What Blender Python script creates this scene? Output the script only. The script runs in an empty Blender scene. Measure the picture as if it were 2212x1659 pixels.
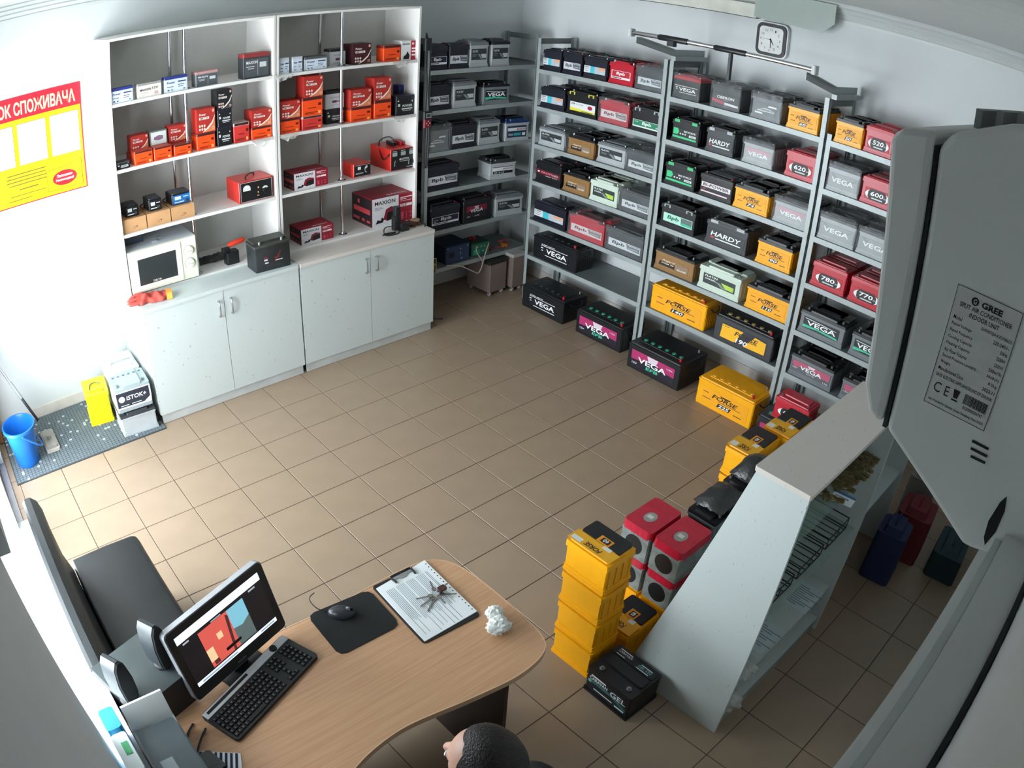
import bpy, bmesh, math, random
from mathutils import Vector, Matrix, Euler, noise

random.seed(7)
PI = math.pi
SC = bpy.context.scene
COL = SC.collection

# ------------------------------------------------------------------ camera
CAM = Vector((1.29497, 4.26962, 2.87725))
ROT = Matrix(((-0.73627746, -0.30631956, 0.60337702), (0.67455209, -0.40290478, 0.61858485), (0.05361884, 0.86245931, 0.50327820)))
LF, LA, IW, IH = 1693.8337, -0.0737353, 2212.0, 1659.0
cd = bpy.data.cameras.new('camera')
cam = bpy.data.objects.new('camera', cd)
COL.objects.link(cam)
cam.matrix_world = Matrix.Translation(CAM) @ ROT.to_4x4()
cd.type = 'PANO'
cd.sensor_width, cd.sensor_height, cd.sensor_fit = 36.0, 27.0, 'HORIZONTAL'
cd.clip_start = 0.01
for holder in (cd, getattr(cd, 'cycles', None)):
    if holder is not None and hasattr(holder, 'fisheye_polynomial_k0'):
        holder.panorama_type = 'FISHEYE_LENS_POLYNOMIAL'
        holder.fisheye_fov = 2.6
        (holder.fisheye_polynomial_k0, holder.fisheye_polynomial_k1, holder.fisheye_polynomial_k2,
         holder.fisheye_polynomial_k3, holder.fisheye_polynomial_k4) = (0.0, -0.0361776188, -3.233897e-05, -2.348011e-07, -1.2000627e-07)
SC.camera = cam

# ------------------------------------------------------------------ daylight and exposure
wd = bpy.data.worlds.new('sky')
SC.world = wd
wd.use_nodes = True
bgn = wd.node_tree.nodes['Background']
bgn.inputs['Color'].default_value = (0.86, 0.94, 1.0, 1)
bgn.inputs['Strength'].default_value = 20.0


def area(name, loc, rot, sx, sy, power, colr, portal=False):
    l = bpy.data.lights.new(name, 'AREA')
    l.shape, l.size, l.size_y, l.energy, l.color = 'RECTANGLE', sx, sy, power, colr
    if portal:
        l.cycles.is_portal = True
    o = bpy.data.objects.new(name, l)
    COL.objects.link(o)
    o.location, o.rotation_euler = loc, rot
    return o


area('door_daylight', (1.44, 0.36, 1.27), (0, PI / 2, 0), 2.54, 1.88, 1, (1, 1, 1), True)
area('window_daylight', (1.60, 2.085, 1.30), (0, PI / 2, 0), .88, 1.33, 1, (1, 1, 1), True)
SC.view_settings.view_transform = 'Standard'
SC.view_settings.look = 'None'
SC.view_settings.gamma = 1.0
SC.view_settings.use_curve_mapping = False
SC.view_settings.exposure = 0.24
SC.cycles.use_denoising = True
SC.cycles.max_bounces = 10
SC.cycles.diffuse_bounces = 7
SC.cycles.transparent_max_bounces = 12
SC.cycles.sample_clamp_indirect = 8.0


# ------------------------------------------------------------------ pixel -> ray (photo frame 2212 x 1659)
def ray(u, v):
    dx, dy = u - IW / 2, v - IH / 2
    rd = math.hypot(dx, dy)
    t = rd / LF
    for _ in range(12):
        t -= (LF * (t + LA * t ** 3) - rd) / (LF * (1 + 3 * LA * t * t))
    s = math.sin(t) / max(rd, 1e-9)
    return ROT @ Vector((s * dx, -s * dy, -math.cos(t)))


def on(u, v, ax, val):
    d = ray(u, v)
    return CAM + d * ((val - CAM[ax]) / d[ax])


# ------------------------------------------------------------------ materials
MATS = {}


def lin(h):
    c = [int(h[i:i + 2], 16) / 255 for i in (0, 2, 4)]
    return tuple(x / 12.92 if x <= 0.04045 else ((x + 0.055) / 1.055) ** 2.4 for x in c)


def mat(name, hexc='808080', rough=0.5, metal=0.0, var=0.08, scale=9.0, spec=0.5, emit=0.0, alpha=1.0, trans=0.0, bump=0.0, bscale=60.0, coat=0.0):
    if name in MATS:
        return MATS[name]
    m = bpy.data.materials.new(name)
    m.use_nodes = True
    nt = m.node_tree
    b = nt.nodes['Principled BSDF']
    c = lin(hexc)
    tc = nt.nodes.new('ShaderNodeTexCoord')
    if var > 0:
        nz = nt.nodes.new('ShaderNodeTexNoise')
        nz.inputs['Scale'].default_value = scale
        nz.inputs['Detail'].default_value = 3
        rp = nt.nodes.new('ShaderNodeValToRGB')
        rp.color_ramp.elements[0].position, rp.color_ramp.elements[1].position = 0.3, 0.7
        rp.color_ramp.elements[0].color = tuple(x * (1 - var) for x in c) + (1,)
        rp.color_ramp.elements[1].color = tuple(min(1, x * (1 + var)) for x in c) + (1,)
        nt.links.new(tc.outputs['Object'], nz.inputs['Vector'])
        nt.links.new(nz.outputs['Fac'], rp.inputs['Fac'])
        nt.links.new(rp.outputs['Color'], b.inputs['Base Color'])
    else:
        b.inputs['Base Color'].default_value = c + (1,)
    b.inputs['Roughness'].default_value = rough
    b.inputs['Metallic'].default_value = metal
    b.inputs['Specular IOR Level'].default_value = spec
    b.inputs['Alpha'].default_value = alpha
    b.inputs['Transmission Weight'].default_value = trans
    if coat:
        b.inputs['Coat Weight'].default_value = coat
    if emit:
        b.inputs['Emission Color'].default_value = c + (1,)
        b.inputs['Emission Strength'].default_value = emit
    if bump:
        nb = nt.nodes.new('ShaderNodeTexNoise')
        nb.inputs['Scale'].default_value = bscale
        bp = nt.nodes.new('ShaderNodeBump')
        bp.inputs['Strength'].default_value = bump
        bp.inputs['Distance'].default_value = 0.01
        nt.links.new(tc.outputs['Object'], nb.inputs['Vector'])
        nt.links.new(nb.outputs['Fac'], bp.inputs['Height'])
        nt.links.new(bp.outputs['Normal'], b.inputs['Normal'])
    MATS[name] = m
    return m


def marble(name, base, vein, rough=0.35):
    """white chipboard laminate with fine grey dashes"""
    m = mat(name, base, rough, var=0.0)
    nt = m.node_tree
    b = nt.nodes['Principled BSDF']
    tc = nt.nodes['Texture Coordinate']
    mp = nt.nodes.new('ShaderNodeMapping')
    mp.inputs['Rotation'].default_value = (0.5, 0.6, 0.7)
    mp.inputs['Scale'].default_value = (26, 75, 26)
    nz = nt.nodes.new('ShaderNodeTexNoise')
    nz.inputs['Scale'].default_value, nz.inputs['Detail'].default_value = 1.6, 5
    rp = nt.nodes.new('ShaderNodeValToRGB')
    e = rp.color_ramp.elements
    e[0].position, e[0].color = 0.67, lin(base) + (1,)
    e[1].position, e[1].color = 0.74, lin(vein) + (1,)
    nt.links.new(tc.outputs['Object'], mp.inputs['Vector'])
    nt.links.new(mp.outputs['Vector'], nz.inputs['Vector'])
    nt.links.new(nz.outputs['Fac'], rp.inputs['Fac'])
    nt.links.new(rp.outputs['Color'], b.inputs['Base Color'])
    return m


def wood(name, a, bcol, rough=0.38):
    m = mat(name, a, rough, var=0.0)
    nt = m.node_tree
    b = nt.nodes['Principled BSDF']
    tc = nt.nodes['Texture Coordinate']
    mp = nt.nodes.new('ShaderNodeMapping')
    mp.inputs['Scale'].default_value = (2.2, 70, 70)
    nz = nt.nodes.new('ShaderNodeTexNoise')
    nz.inputs['Scale'].default_value, nz.inputs['Detail'].default_value = 1.5, 6
    rp = nt.nodes.new('ShaderNodeValToRGB')
    e = rp.color_ramp.elements
    e[0].position, e[0].color = 0.35, lin(bcol) + (1,)
    e[1].position, e[1].color = 0.6, lin(a) + (1,)
    nt.links.new(tc.outputs['Object'], mp.inputs['Vector'])
    nt.links.new(mp.outputs['Vector'], nz.inputs['Vector'])
    nt.links.new(nz.outputs['Fac'], rp.inputs['Fac'])
    nt.links.new(rp.outputs['Color'], b.inputs['Base Color'])
    return m


def film(name, hexc, fac, rough=0.25):
    """thin clear plastic film: mostly see-through with a milky sheen"""
    m = bpy.data.materials.new(name)
    m.use_nodes = True
    nt = m.node_tree
    for n in list(nt.nodes):
        nt.nodes.remove(n)
    out = nt.nodes.new('ShaderNodeOutputMaterial')
    tr = nt.nodes.new('ShaderNodeBsdfTransparent')
    pr = nt.nodes.new('ShaderNodeBsdfPrincipled')
    pr.inputs['Base Color'].default_value = lin(hexc) + (1,)
    pr.inputs['Roughness'].default_value = rough
    mx = nt.nodes.new('ShaderNodeMixShader')
    tc = nt.nodes.new('ShaderNodeTexCoord')
    nz = nt.nodes.new('ShaderNodeTexNoise')
    nz.inputs['Scale'].default_value, nz.inputs['Detail'].default_value = 14, 4
    mr = nt.nodes.new('ShaderNodeMapRange')
    mr.inputs['From Min'].default_value, mr.inputs['From Max'].default_value = 0.35, 0.7
    mr.inputs['To Min'].default_value, mr.inputs['To Max'].default_value = fac * 0.7, fac * 1.5
    bp = nt.nodes.new('ShaderNodeBump')
    bp.inputs['Strength'].default_value, bp.inputs['Distance'].default_value = 0.7, 0.02
    nt.links.new(tc.outputs['Object'], nz.inputs['Vector'])
    nt.links.new(nz.outputs['Fac'], mr.inputs['Value'])
    nt.links.new(nz.outputs['Fac'], bp.inputs['Height'])
    nt.links.new(bp.outputs['Normal'], pr.inputs['Normal'])
    nt.links.new(mr.outputs['Result'], mx.inputs['Fac'])
    nt.links.new(tr.outputs[0], mx.inputs[1])
    nt.links.new(pr.outputs[0], mx.inputs[2])
    nt.links.new(mx.outputs[0], out.inputs['Surface'])
    MATS[name] = m
    return m


def P(h, rough=0.45, **k):
    """plain material by colour"""
    return mat('paint_%s_%02d' % (h, int(rough * 100)), h, rough, **k)


WALL = mat('wall_paint', 'C8CCCD', 0.85, var=0.02, scale=3, bump=0.05, bscale=120)
CEIL = mat('ceiling_plastic', 'BEC2C0', 0.5, var=0.02, scale=2)
TILE = mat('floor_tile', '917E6A', 0.36, var=0.05, scale=5, bump=0.02, bscale=30)
GROUT = mat('grout', '4A3E34', 0.9, var=0.15, scale=20)
LAM = marble('white_laminate', 'BFC8C6', '8A9392')
LAMTOP = marble('beige_laminate', 'CFC9C1', '98928A')
WHITE = mat('white_plastic', 'E6E9E8', 0.4, var=0.02)
RACK = mat('grey_enamel_steel', '9AA2A2', 0.45, metal=0.2, var=0.05, scale=12)
RACKD = mat('grey_shelf_plate', '72797A', 0.5, metal=0.2, var=0.08, scale=8)
CHROME = mat('chrome', 'C9CCCF', 0.12, metal=1.0, var=0.03)
STEEL = mat('brushed_steel', 'B4B8BA', 0.3, metal=1.0, var=0.05)
BLACK = mat('black_plastic', '15171A', 0.4, var=0.12, scale=14)
NAVY = mat('navy_black_plastic', '171A26', 0.42, var=0.1, scale=14)
DKGREY = mat('dark_grey_plastic', '33373B', 0.45, var=0.08)
GREYP = mat('grey_plastic', '6E7478', 0.45, var=0.08)
SILVER = mat('silver_plastic', 'A6ABAD', 0.4, var=0.05)
YELLOW = mat('amber_plastic', 'F0A800', 0.4, var=0.05)
ORANGE = mat('orange_plastic', 'F04A10', 0.4, var=0.05)
RED = mat('crimson_plastic', 'B3182C', 0.35, var=0.06)
REDL = mat('red_enamel', 'C42B22', 0.3, var=0.05)
TAN = mat('tan_plastic', '8D6A3E', 0.45, var=0.06)
PALEG = mat('pale_green_white_plastic', 'C4D2C4', 0.42, var=0.04)
LEAD = mat('lead_metal', '8C8E90', 0.4, metal=0.8, var=0.1)
BRASS = mat('tarnished_brass', '8A7A55', 0.4, metal=0.8, var=0.3, scale=40)
CARD = mat('brown_cardboard', 'B98E63', 0.8, var=0.06)
PAPER = mat('white_paper', 'E6ECEE', 0.8, var=0.03)
FILM = film('clear_film', 'B4BABC', 0.13, 0.18)
FILMG = film('milky_film', 'B9BFC0', 0.5)
FILMR = film('red_lid_film', 'C23A48', 0.55)
BAG = film('crumpled_bag', 'D6D9D4', 0.45, 0.3)
BLKBAG = mat('black_bag', '2A2B2B', 0.35, var=0.3, scale=20, bump=0.6, bscale=30)
GLASS = mat('greenish_shelf_glass', '9DB8AC', 0.05, var=0.0, alpha=0.32)
LEATHER = mat('black_leatherette', '1B2022', 0.5, var=0.1, scale=7, bump=0.08, bscale=90)
DESKW = wood('beech_laminate', 'C59B76', 'BA8E6A')
DKWOOD = wood('dark_walnut', '2B1A14', '1D120E')
TEAL = '1E9A70'


# ------------------------------------------------------------------ mesh helpers
class G:
    def __init__(s):
        s.v, s.f = [], []

    def add(s, vs, fs):
        n = len(s.v)
        s.v += [tuple(p) for p in vs]
        s.f += [tuple(i + n for i in q) for q in fs]
        return s

    def box(s, x0, y0, z0, x1, y1, z1):
        return s.add([(x0, y0, z0), (x1, y0, z0), (x1, y1, z0), (x0, y1, z0), (x0, y0, z1), (x1, y0, z1), (x1, y1, z1), (x0, y1, z1)],
                     [(0, 3, 2, 1), (4, 5, 6, 7), (0, 1, 5, 4), (1, 2, 6, 5), (2, 3, 7, 6), (3, 0, 4, 7)])

    def ext(s, poly, ax, a, b, scale_b=1.0):
        """extrude a 2-D outline along x, y or z"""
        n = len(poly)
        cx, cy = sum(p[0] for p in poly) / n, sum(p[1] for p in poly) / n
        def to(p, t):
            return {'x': (t, p[0], p[1]), 'y': (p[0], t, p[1]), 'z': (p[0], p[1], t)}[ax]
        A = [to(p, a) for p in poly]
        B = [to((cx + (p[0] - cx) * scale_b, cy + (p[1] - cy) * scale_b), b) for p in poly]
        return s.add(A + B, [tuple(range(n))[::-1], tuple(range(n, 2 * n))] + [(i, (i + 1) % n, n + (i + 1) % n, n + i) for i in range(n)])

    def rbox(s, x0, y0, z0, x1, y1, z1, r=0.006, seg=1, taper=1.0):
        """box with rounded vertical edges"""
        pl = []
        for cx, cy, a in ((x1 - r, y1 - r, 0), (x0 + r, y1 - r, 1), (x0 + r, y0 + r, 2), (x1 - r, y0 + r, 3)):
            for k in range(seg + 1):
                t = (a + k / seg) * PI / 2
                pl.append((cx + r * math.cos(t), cy + r * math.sin(t)))
        return s.ext(pl, 'z', z0, z1, taper)

    def cyl(s, p0, p1, r0, r1=None, n=10):
        return s.loft([(p0, r0), (p1, r0 if r1 is None else r1)], n)

    def loft(s, ring, n=10):
        """tube through (point, radius) stations"""
        P0 = [Vector(p) for p, r in ring]
        rows = []
        u = None
        for i, (p, r) in enumerate(ring):
            d = (P0[min(i + 1, len(P0) - 1)] - P0[max(i - 1, 0)])
            d = d.normalized() if d.length > 1e-9 else Vector((0, 0, 1))
            if u is None:
                u = d.orthogonal().normalized()
            else:
                u = (u - d * u.dot(d))
                u = u.normalized() if u.length > 1e-6 else d.orthogonal().normalized()
            w = d.cross(u)
            rows.append([P0[i] + (u * math.cos(2 * PI * k / n) + w * math.sin(2 * PI * k / n)) * r for k in range(n)])
        vs = [q for row in rows for q in row]
        fs = [(i * n + k, i * n + (k + 1) % n, (i + 1) * n + (k + 1) % n, (i + 1) * n + k) for i in range(len(rows) - 1) for k in range(n)]
        fs += [tuple(range(n))[::-1], tuple((len(rows) - 1) * n + k for k in range(n))]
        return s.add(vs, fs)

    def tube(s, pts, r, n=6, sub=4):
        """smooth tube through points"""
        q = [Vector(p) for p in pts]
        out = []
        for i in range(len(q) - 1):
            a, b, c, d = q[max(i - 1, 0)], q[i], q[i + 1], q[min(i + 2, len(q) - 1)]
            for k in range(sub):
                t = k / sub
                out.append(0.5 * (2 * b + (c - a) * t + (2 * a - 5 * b + 4 * c - d) * t * t + (3 * b - a - 3 * c + d) * t ** 3))
        out.append(q[-1])
        return s.loft([(p, r) for p in out], n)

    def ball(s, c, r, nu=12, nv=8, fn=None):
        r = (r, r, r) if not isinstance(r, tuple) else r
        vs, fs = [], []
        for j in range(nv + 1):
            for i in range(nu):
                a, b = 2 * PI * i / nu, PI * j / nv
                d = Vector((math.sin(b) * math.cos(a), math.sin(b) * math.sin(a), math.cos(b)))
                k = fn(d) if fn else 1
                vs.append((c[0] + r[0] * d.x * k, c[1] + r[1] * d.y * k, c[2] + r[2] * d.z * k))
        for j in range(nv):
            for i in range(nu):
                fs.append((j * nu + i, j * nu + (i + 1) % nu, (j + 1) * nu + (i + 1) % nu, (j + 1) * nu + i))
        return s.add(vs, fs)

    def grid(s, fn, nu, nv):
        vs = [fn(i / nu, j / nv) for j in range(nv + 1) for i in range(nu + 1)]
        return s.add(vs, [(j * (nu + 1) + i, j * (nu + 1) + i + 1, (j + 1) * (nu + 1) + i + 1, (j + 1) * (nu + 1) + i) for j in range(nv) for i in range(nu)])

    def xf(s, m):
        s.v = [tuple(m @ Vector(p)) for p in s.v]
        return s

    def mesh(s, name, m, smooth=False):
        me = bpy.data.meshes.new(name)
        me.from_pydata(s.v, [], s.f)
        bm = bmesh.new()
        bm.from_mesh(me)
        bmesh.ops.remove_doubles(bm, verts=bm.verts, dist=1e-6)
        bmesh.ops.recalc_face_normals(bm, faces=bm.faces)
        bm.to_mesh(me)
        bm.free()
        if m is not None:
            me.materials.append(m)
        if smooth:
            me.polygons.foreach_set('use_smooth', [True] * len(me.polygons))
            try:
                me.set_sharp_from_angle(angle=0.7)
            except Exception:
                pass
        return me

    def build(s, name, m, parent=None, smooth=False, loc=None):
        return link(name, s.mesh(name, m, smooth), parent, loc)


def link(name, me, parent=None, loc=None, rot=None, scale=None):
    o = bpy.data.objects.new(name, me)
    COL.objects.link(o)
    if parent is not None:
        o.parent = parent
    if loc is not None:
        o.location = loc
    if rot is not None:
        o.rotation_euler = rot
    if scale is not None:
        o.scale = scale
    return o


def tag(o, label, cat, group=None):
    o['label'], o['category'] = label, cat
    if group:
        o['group'] = group
    return o


def thing(name, label, cat, loc=(0, 0, 0), rz=0.0, group=None):
    o = bpy.data.objects.new(name, None)
    o.empty_display_size = 0.05
    COL.objects.link(o)
    o.location, o.rotation_euler = loc, (0, 0, rz)
    return tag(o, label, cat, group)


def struct(name, g, m, parent=None, smooth=False):
    o = g.build(name, m, parent, smooth)
    if parent is None:
        o['kind'] = 'structure'
    return o


MC = {}


def cached(key, name, m, parent, fn, smooth=False):
    k = (key, m.name)
    if k not in MC:
        g = G()
        fn(g)
        MC[k] = g.mesh(name, m, smooth)
    return link(name, MC[k], parent)


TM = {}


def text(parent, s, m, x, z, w, h, y=-0.0022, shear=0.0, bold=0.02, mode='front', name='lettering', flip=False):
    """printed words: a thin mesh, fitted to the w x h box at (x, z) on the front (or on the top)"""
    k = (s, shear, bold, m.name)
    if k not in TM:
        cu = bpy.data.curves.new('lettering', 'FONT')
        cu.body, cu.shear, cu.offset, cu.resolution_u, cu.extrude = s, shear, bold, 2, 0.0
        o = bpy.data.objects.new('tmp', cu)
        COL.objects.link(o)
        bpy.context.view_layer.update()
        me = bpy.data.meshes.new_from_object(o.evaluated_get(bpy.context.evaluated_depsgraph_get()))
        bpy.data.objects.remove(o)
        xs, ys = [v.co.x for v in me.vertices], [v.co.y for v in me.vertices]
        x0, y0 = min(xs), min(ys)
        sx, sy = max(max(xs) - x0, 1e-4), max(max(ys) - y0, 1e-4)
        for v in me.vertices:
            v.co = ((v.co.x - x0) / sx, (v.co.y - y0) / sy, 0)
        me.materials.clear()
        me.materials.append(m)
        me.name = 'lettering'
        TM[k] = me
    if mode == 'front':
        return link(name, TM[k], parent, (x, y, z), (PI / 2, 0, 0), (w, h, 1))
    if flip:
        return link(name, TM[k], parent, (x + w, z + h, y), (0, 0, PI), (w, h, 1))
    return link(name, TM[k], parent, (x, z, y), (0, 0, 0), (w, h, 1))


def patch(parent, rects, m, y=-0.0016, name='print', mode='front', x0=0, z0=0, sx=1, sz=1):
    """flat printed areas (rectangles or polygons, in fractions of a box) as one thin mesh"""
    g = G()
    for r in rects:
        pl = r if isinstance(r[0], tuple) else [(r[0], r[1]), (r[2], r[1]), (r[2], r[3]), (r[0], r[3])]
        pl = [(x0 + a * sx, z0 + b * sz) for a, b in pl]
        if mode == 'front':
            g.add([(a, y, b) for a, b in pl], [tuple(range(len(pl)))])
        else:
            g.add([(a, b, y) for a, b in pl], [tuple(range(len(pl)))])
    me = bpy.data.meshes.new(name)
    me.from_pydata(g.v, [], g.f)
    me.materials.append(m)
    return link(name, me, parent)


def ellipse(cx, cy, rx, ry, n=20, a0=0.0, a1=2 * PI):
    return [(cx + rx * math.cos(a0 + (a1 - a0) * k / n), cy + ry * math.sin(a0 + (a1 - a0) * k / n)) for k in range(n if a1 - a0 > 6.2 else n + 1)]


# ------------------------------------------------------------------ room shell
XR, YB, YF, XL, ZC = -3.74, -1.05, 4.31, 1.39, 3.02   # inner faces: right wall, back wall, front wall, left wall, ceiling
fl = struct('floor', G().box(XR - .15, YB - .15, -.12, XL + .35, YF + .15, -.0025), GROUT)
tile_mesh = {}
T = 0.33
i = math.floor(XR / T)
while i * T < XL:
    j = math.floor(YB / T)
    while j * T < YF:
        x0, x1 = max(i * T + .0018, XR), min((i + 1) * T - .0018, XL)
        y0, y1 = max(j * T + .0018, YB), min((j + 1) * T - .0018, YF)
        if x1 - x0 > .02 and y1 - y0 > .02:
            k = (round(x1 - x0, 3), round(y1 - y0, 3))
            if k not in tile_mesh:
                w, d = k
                tile_mesh[k] = G().ext([(-w / 2, -d / 2), (w / 2, -d / 2), (w / 2, d / 2), (-w / 2, d / 2)], 'z', -.0018, 0, 1 - .003 / w).mesh('tile', TILE)
            link('tile', tile_mesh[k], fl, ((x0 + x1) / 2, (y0 + y1) / 2, 0))
        j += 1
    i += 1

cl = struct('ceiling', G().box(XR - .15, YB - .15, ZC + .008, XL + .35, YF + .15, ZC + .12), CEIL)
pm = G().box(0, YB, 0, .244, YF, .008).mesh('plank', CEIL)
for k in range(21):
    link('plank', pm, cl, (XR + .01 + k * .25, 0, ZC))
struct('wall_back', G().box(XR - .15, YB - .15, 0, XL + .35, YB, ZC), WALL)
struct('wall_right', G().box(XR - .15, YB, 0, XR, YF, ZC), WALL)
struct('wall_front', G().box(XR - .15, YF, 0, XL + .35, YF + .15, ZC), WALL)
g = G()
g.box(XL, YB, 0, XL + .35, -.58, ZC)
g.box(XL, -.58, 2.55, XL + .35, 1.30, ZC)
g.box(XL, 1.30, 0, XL + .35, 1.42, ZC)
g.box(XL, 1.42, 0, XL + .35, 2.75, .82)
g.box(XL, 1.42, 1.75, XL + .35, 2.75, ZC)
g.ext([(1.366, 0), (1.462, ZC), (XL + .35, ZC), (XL + .35, 0)], 'y', 2.75, YF)
struct('wall_left', g, WALL)


def cornice(g, ax, base, sgn, a, b):
    """stepped plastic cornice"""
    pr = [(0, 2.885), (.012, 2.885), (.016, 2.905), (.010, 2.912), (.030, 2.935), (.024, 2.945), (.052, 2.965), (.046, 2.975), (.085, 2.995), (.08, 3.004), (.105, ZC), (0, ZC)]
    g.ext([(base + sgn * p, z) for p, z in pr], ax, a, b)
    return g


struct('trim_1', cornice(G(), 'x', YB, 1, XR, XL), CEIL)
struct('trim_2', cornice(G(), 'y', XR, 1, YB + .11, YF), CEIL)
struct('baseboard_back', G().box(.18, YB, 0, XL, YB + .012, .085), P('C9C3BC', .5))
struct('baseboard_right', G().box(XR, YB + .012, 0, XR + .012, YF, .085), P('C9C3BC', .5))

# glazed street door and the window beside it
dr = struct('door_1', G().box(1.44, -.58, 2.12, 1.50, 1.30, 2.17).box(1.44, -.58, 2.50, 1.50, 1.30, 2.55).box(1.44, -.58, 2.17, 1.50, -.52, 2.50).box(1.44, 1.24, 2.17, 1.50, 1.30, 2.50).box(1.44, -.58, 0, 1.50, -.50, 2.12).box(1.44, 1.22, 0, 1.50, 1.30, 2.12).box(1.44, .32, 0, 1.50, .40, 2.12), WHITE)  # unseen glazed transom above the leaves is added to light the upper walls
for y0, y1 in ((-.50, .32), (.40, 1.22)):
    lf = G().box(1.45, y0, .02, 1.49, y0 + .07, 2.12).box(1.45, y1 - .07, .02, 1.49, y1, 2.12).box(1.45, y0 + .07, .02, 1.49, y1 - .07, .16).box(1.45, y0 + .07, 2.04, 1.49, y1 - .07, 2.12).build('door_leaf', WHITE, dr)
    G().box(1.468, y0 + .07, .16, 1.474, y1 - .07, 2.04).build('pane', mat('clear_glass', 'FFFFFF', .03, var=0, alpha=.06), lf)
G().box(1.385, -.58, 0, 1.432, 1.30, .018).build('threshold', P('8E8A8C', .5), dr)
wn = struct('window_1', G().box(1.62, 1.42, .86, 1.68, 2.75, .93).box(1.62, 1.42, 1.68, 1.68, 2.75, 1.75).box(1.62, 1.42, .93, 1.68, 1.49, 1.68).box(1.62, 2.68, .93, 1.68, 2.75, 1.68).box(1.62, 2.05, .93, 1.68, 2.12, 1.68), WHITE)  # unseen window head set low to weaken the daylight from this side
for y0, y1 in ((1.49, 2.05), (2.12, 2.68)):
    G().box(1.645, y0, .93, 1.651, y1, 1.68).build('pane', MATS['clear_glass'], wn)
G().box(1.305, 1.37, .82, 1.74, 2.95, .86).build('window_sill', WHITE, wn)

# boxed strip high on the right-hand wall and the see-through sheet beside it
struct('trim_3', G().box(XR, .0, 2.785, XR + .075, 1.42, 2.89), P('C9C9BF', .5))
for y0, y1 in ((.02, .50), (.53, 1.02), (1.05, 1.40)):
    G().box(XR, y0, 2.780, XR + .073, y1, 2.7845).build('shade_line', P('20221F', .8), bpy.data.objects['trim_3'])  # thin dark bars stand in for the shadow along the strip's underside
o = G().ext([(1.425, 2.795), (1.97, 2.775), (2.065, 2.86), (2.065, 3.0), (1.425, 3.0)], 'x', XR + .108, XR + .113).build('plastic_sheet', mat('pale_green_sheet', 'A9B5AE', .2, var=.02, alpha=.72))
tag(o, 'translucent pale green plastic sheet with a clipped corner above the wall clock', 'plastic sheet')

# ------------------------------------------------------------------ racks
ZS = [2.100, 1.776, 1.443, 1.115, .762, .430]      # shelf tops of the battery racks


def rack(name, label, loc, rz, w, d, zs, h=2.37, notop=False, foot=0.0):
    """angle-steel rack; local x = along the front, y = towards the wall"""
    t = thing(name, label, 'rack', loc, rz, 'grey steel storage racks')
    a = .036
    for x, sx in ((0, 1), (w, -1)):
        for y, sy in ((0, 1), (d, -1)):
            g = G()
            g.box(min(x, x + sx * a), min(y, y + sy * .003), foot, max(x, x + sx * a), max(y, y + sy * .003), h)
            g.box(min(x, x + sx * .003), min(y, y + sy * a), foot, max(x, x + sx * .003), max(y, y + sy * a), h)
            g.build('post', RACK, t)
        G().box(min(x, x + sx * .004), a, h - .055, max(x, x + sx * .004), d - a, h - .005).build('end_brace', RACKD, t)
        G().box(min(x, x + sx * .004), a, h - .27, max(x, x + sx * .004), d - a, h - .245).build('end_brace', RACKD, t)
    for z in zs:
        s = G().box(.004, .004, z - .004, w - .004, d - .004, z).build('shelf', RACKD, t)
        g = G()
        g.box(.004, -.002, z - .036, w - .004, .004, z).box(.004, d - .004, z - .036, w - .004, d + .002, z)
        g.box(.002, .004, z - .036, .006, d - .004, z).box(w - .006, .004, z - .036, w - .002, d - .004, z)
        g.build('shelf_lip', RACK, s)
    return t


BY = [(-.365, 1.325), (.973, 1.280), (2.266, 1.280)]
for nm, (y0, w) in zip(('left-hand', 'middle', 'right-hand'), BY):
    rk = rack('metal_rack', 'grey steel rack on the long wall, %s bay of three' % nm, (-3.280, y0, 0), PI / 2, w, .43, ZS, 2.14 if nm == 'right-hand' else 2.37)
rack('metal_rack', 'grey steel rack in the corner beside the white cupboards', (-2.335, -.600, 0), PI, 1.20, .42, [2.098, 1.764, 1.414, 1.083, .728, .385], 2.37)

# arms on top of the rack with a telescopic bar
for y, nm in ((.985, 'left'), (2.262, 'right')):
    o = G().ext([(-3.70, 2.40), (-3.30, 2.40), (-2.86, 2.49), (-2.86, 2.54), (-3.31, 2.452), (-3.70, 2.452)], 'y', y - .002, y + .002)
    o.box(-3.70, y, 2.37, -3.28, y + .036, 2.403)
    o.ext([(-3.30, 2.448), (-2.86, 2.536), (-2.86, 2.54), (-3.30, 2.452)], 'y', y + .002, y + .036)
    tag(o.build('bracket_arm', RACK), 'grey folded steel arm on the rack top at the %s end of the chrome bar' % nm, 'bracket', 'arms on top of the rack')
t = thing('pull_up_bar', 'chrome telescopic bar with black grips laid across two steel arms', 'bar', (-2.885, .93, 2.558))
G().loft([((0, 0, 0), .016), ((0, .55, 0), .016), ((0, .56, 0), .014), ((0, 1.36, 0), .014)], 12).build('tube', CHROME, t, True)
for a, b, r in ((.22, .46, .021), (.66, .90, .019)):
    G().loft([((0, a, 0), r * .8), ((0, a + .01, 0), r), ((0, b - .01, 0), r), ((0, b, 0), r * .8)], 12).build('grip', BLACK, t, True)
for a in (-.025, 1.36):
    G().rbox(-.028, a, -.028, .028, a + .03, .028, .006).build('end_cap', P('B9BDBD'), t)
G().rbox(-.012, .775, -.19, .012, .80, .0, .004).build('strap', BLACK, t)
G().rbox(-.02, .30, -.05, .02, .36, -.012, .006).build('clamp', BLACK, t)

# wall clock
t = thing('wall_clock', 'square wall clock with rounded corners, black rim and white face', 'clock', (XR, 1.545, 2.642), PI / 2)


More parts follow.
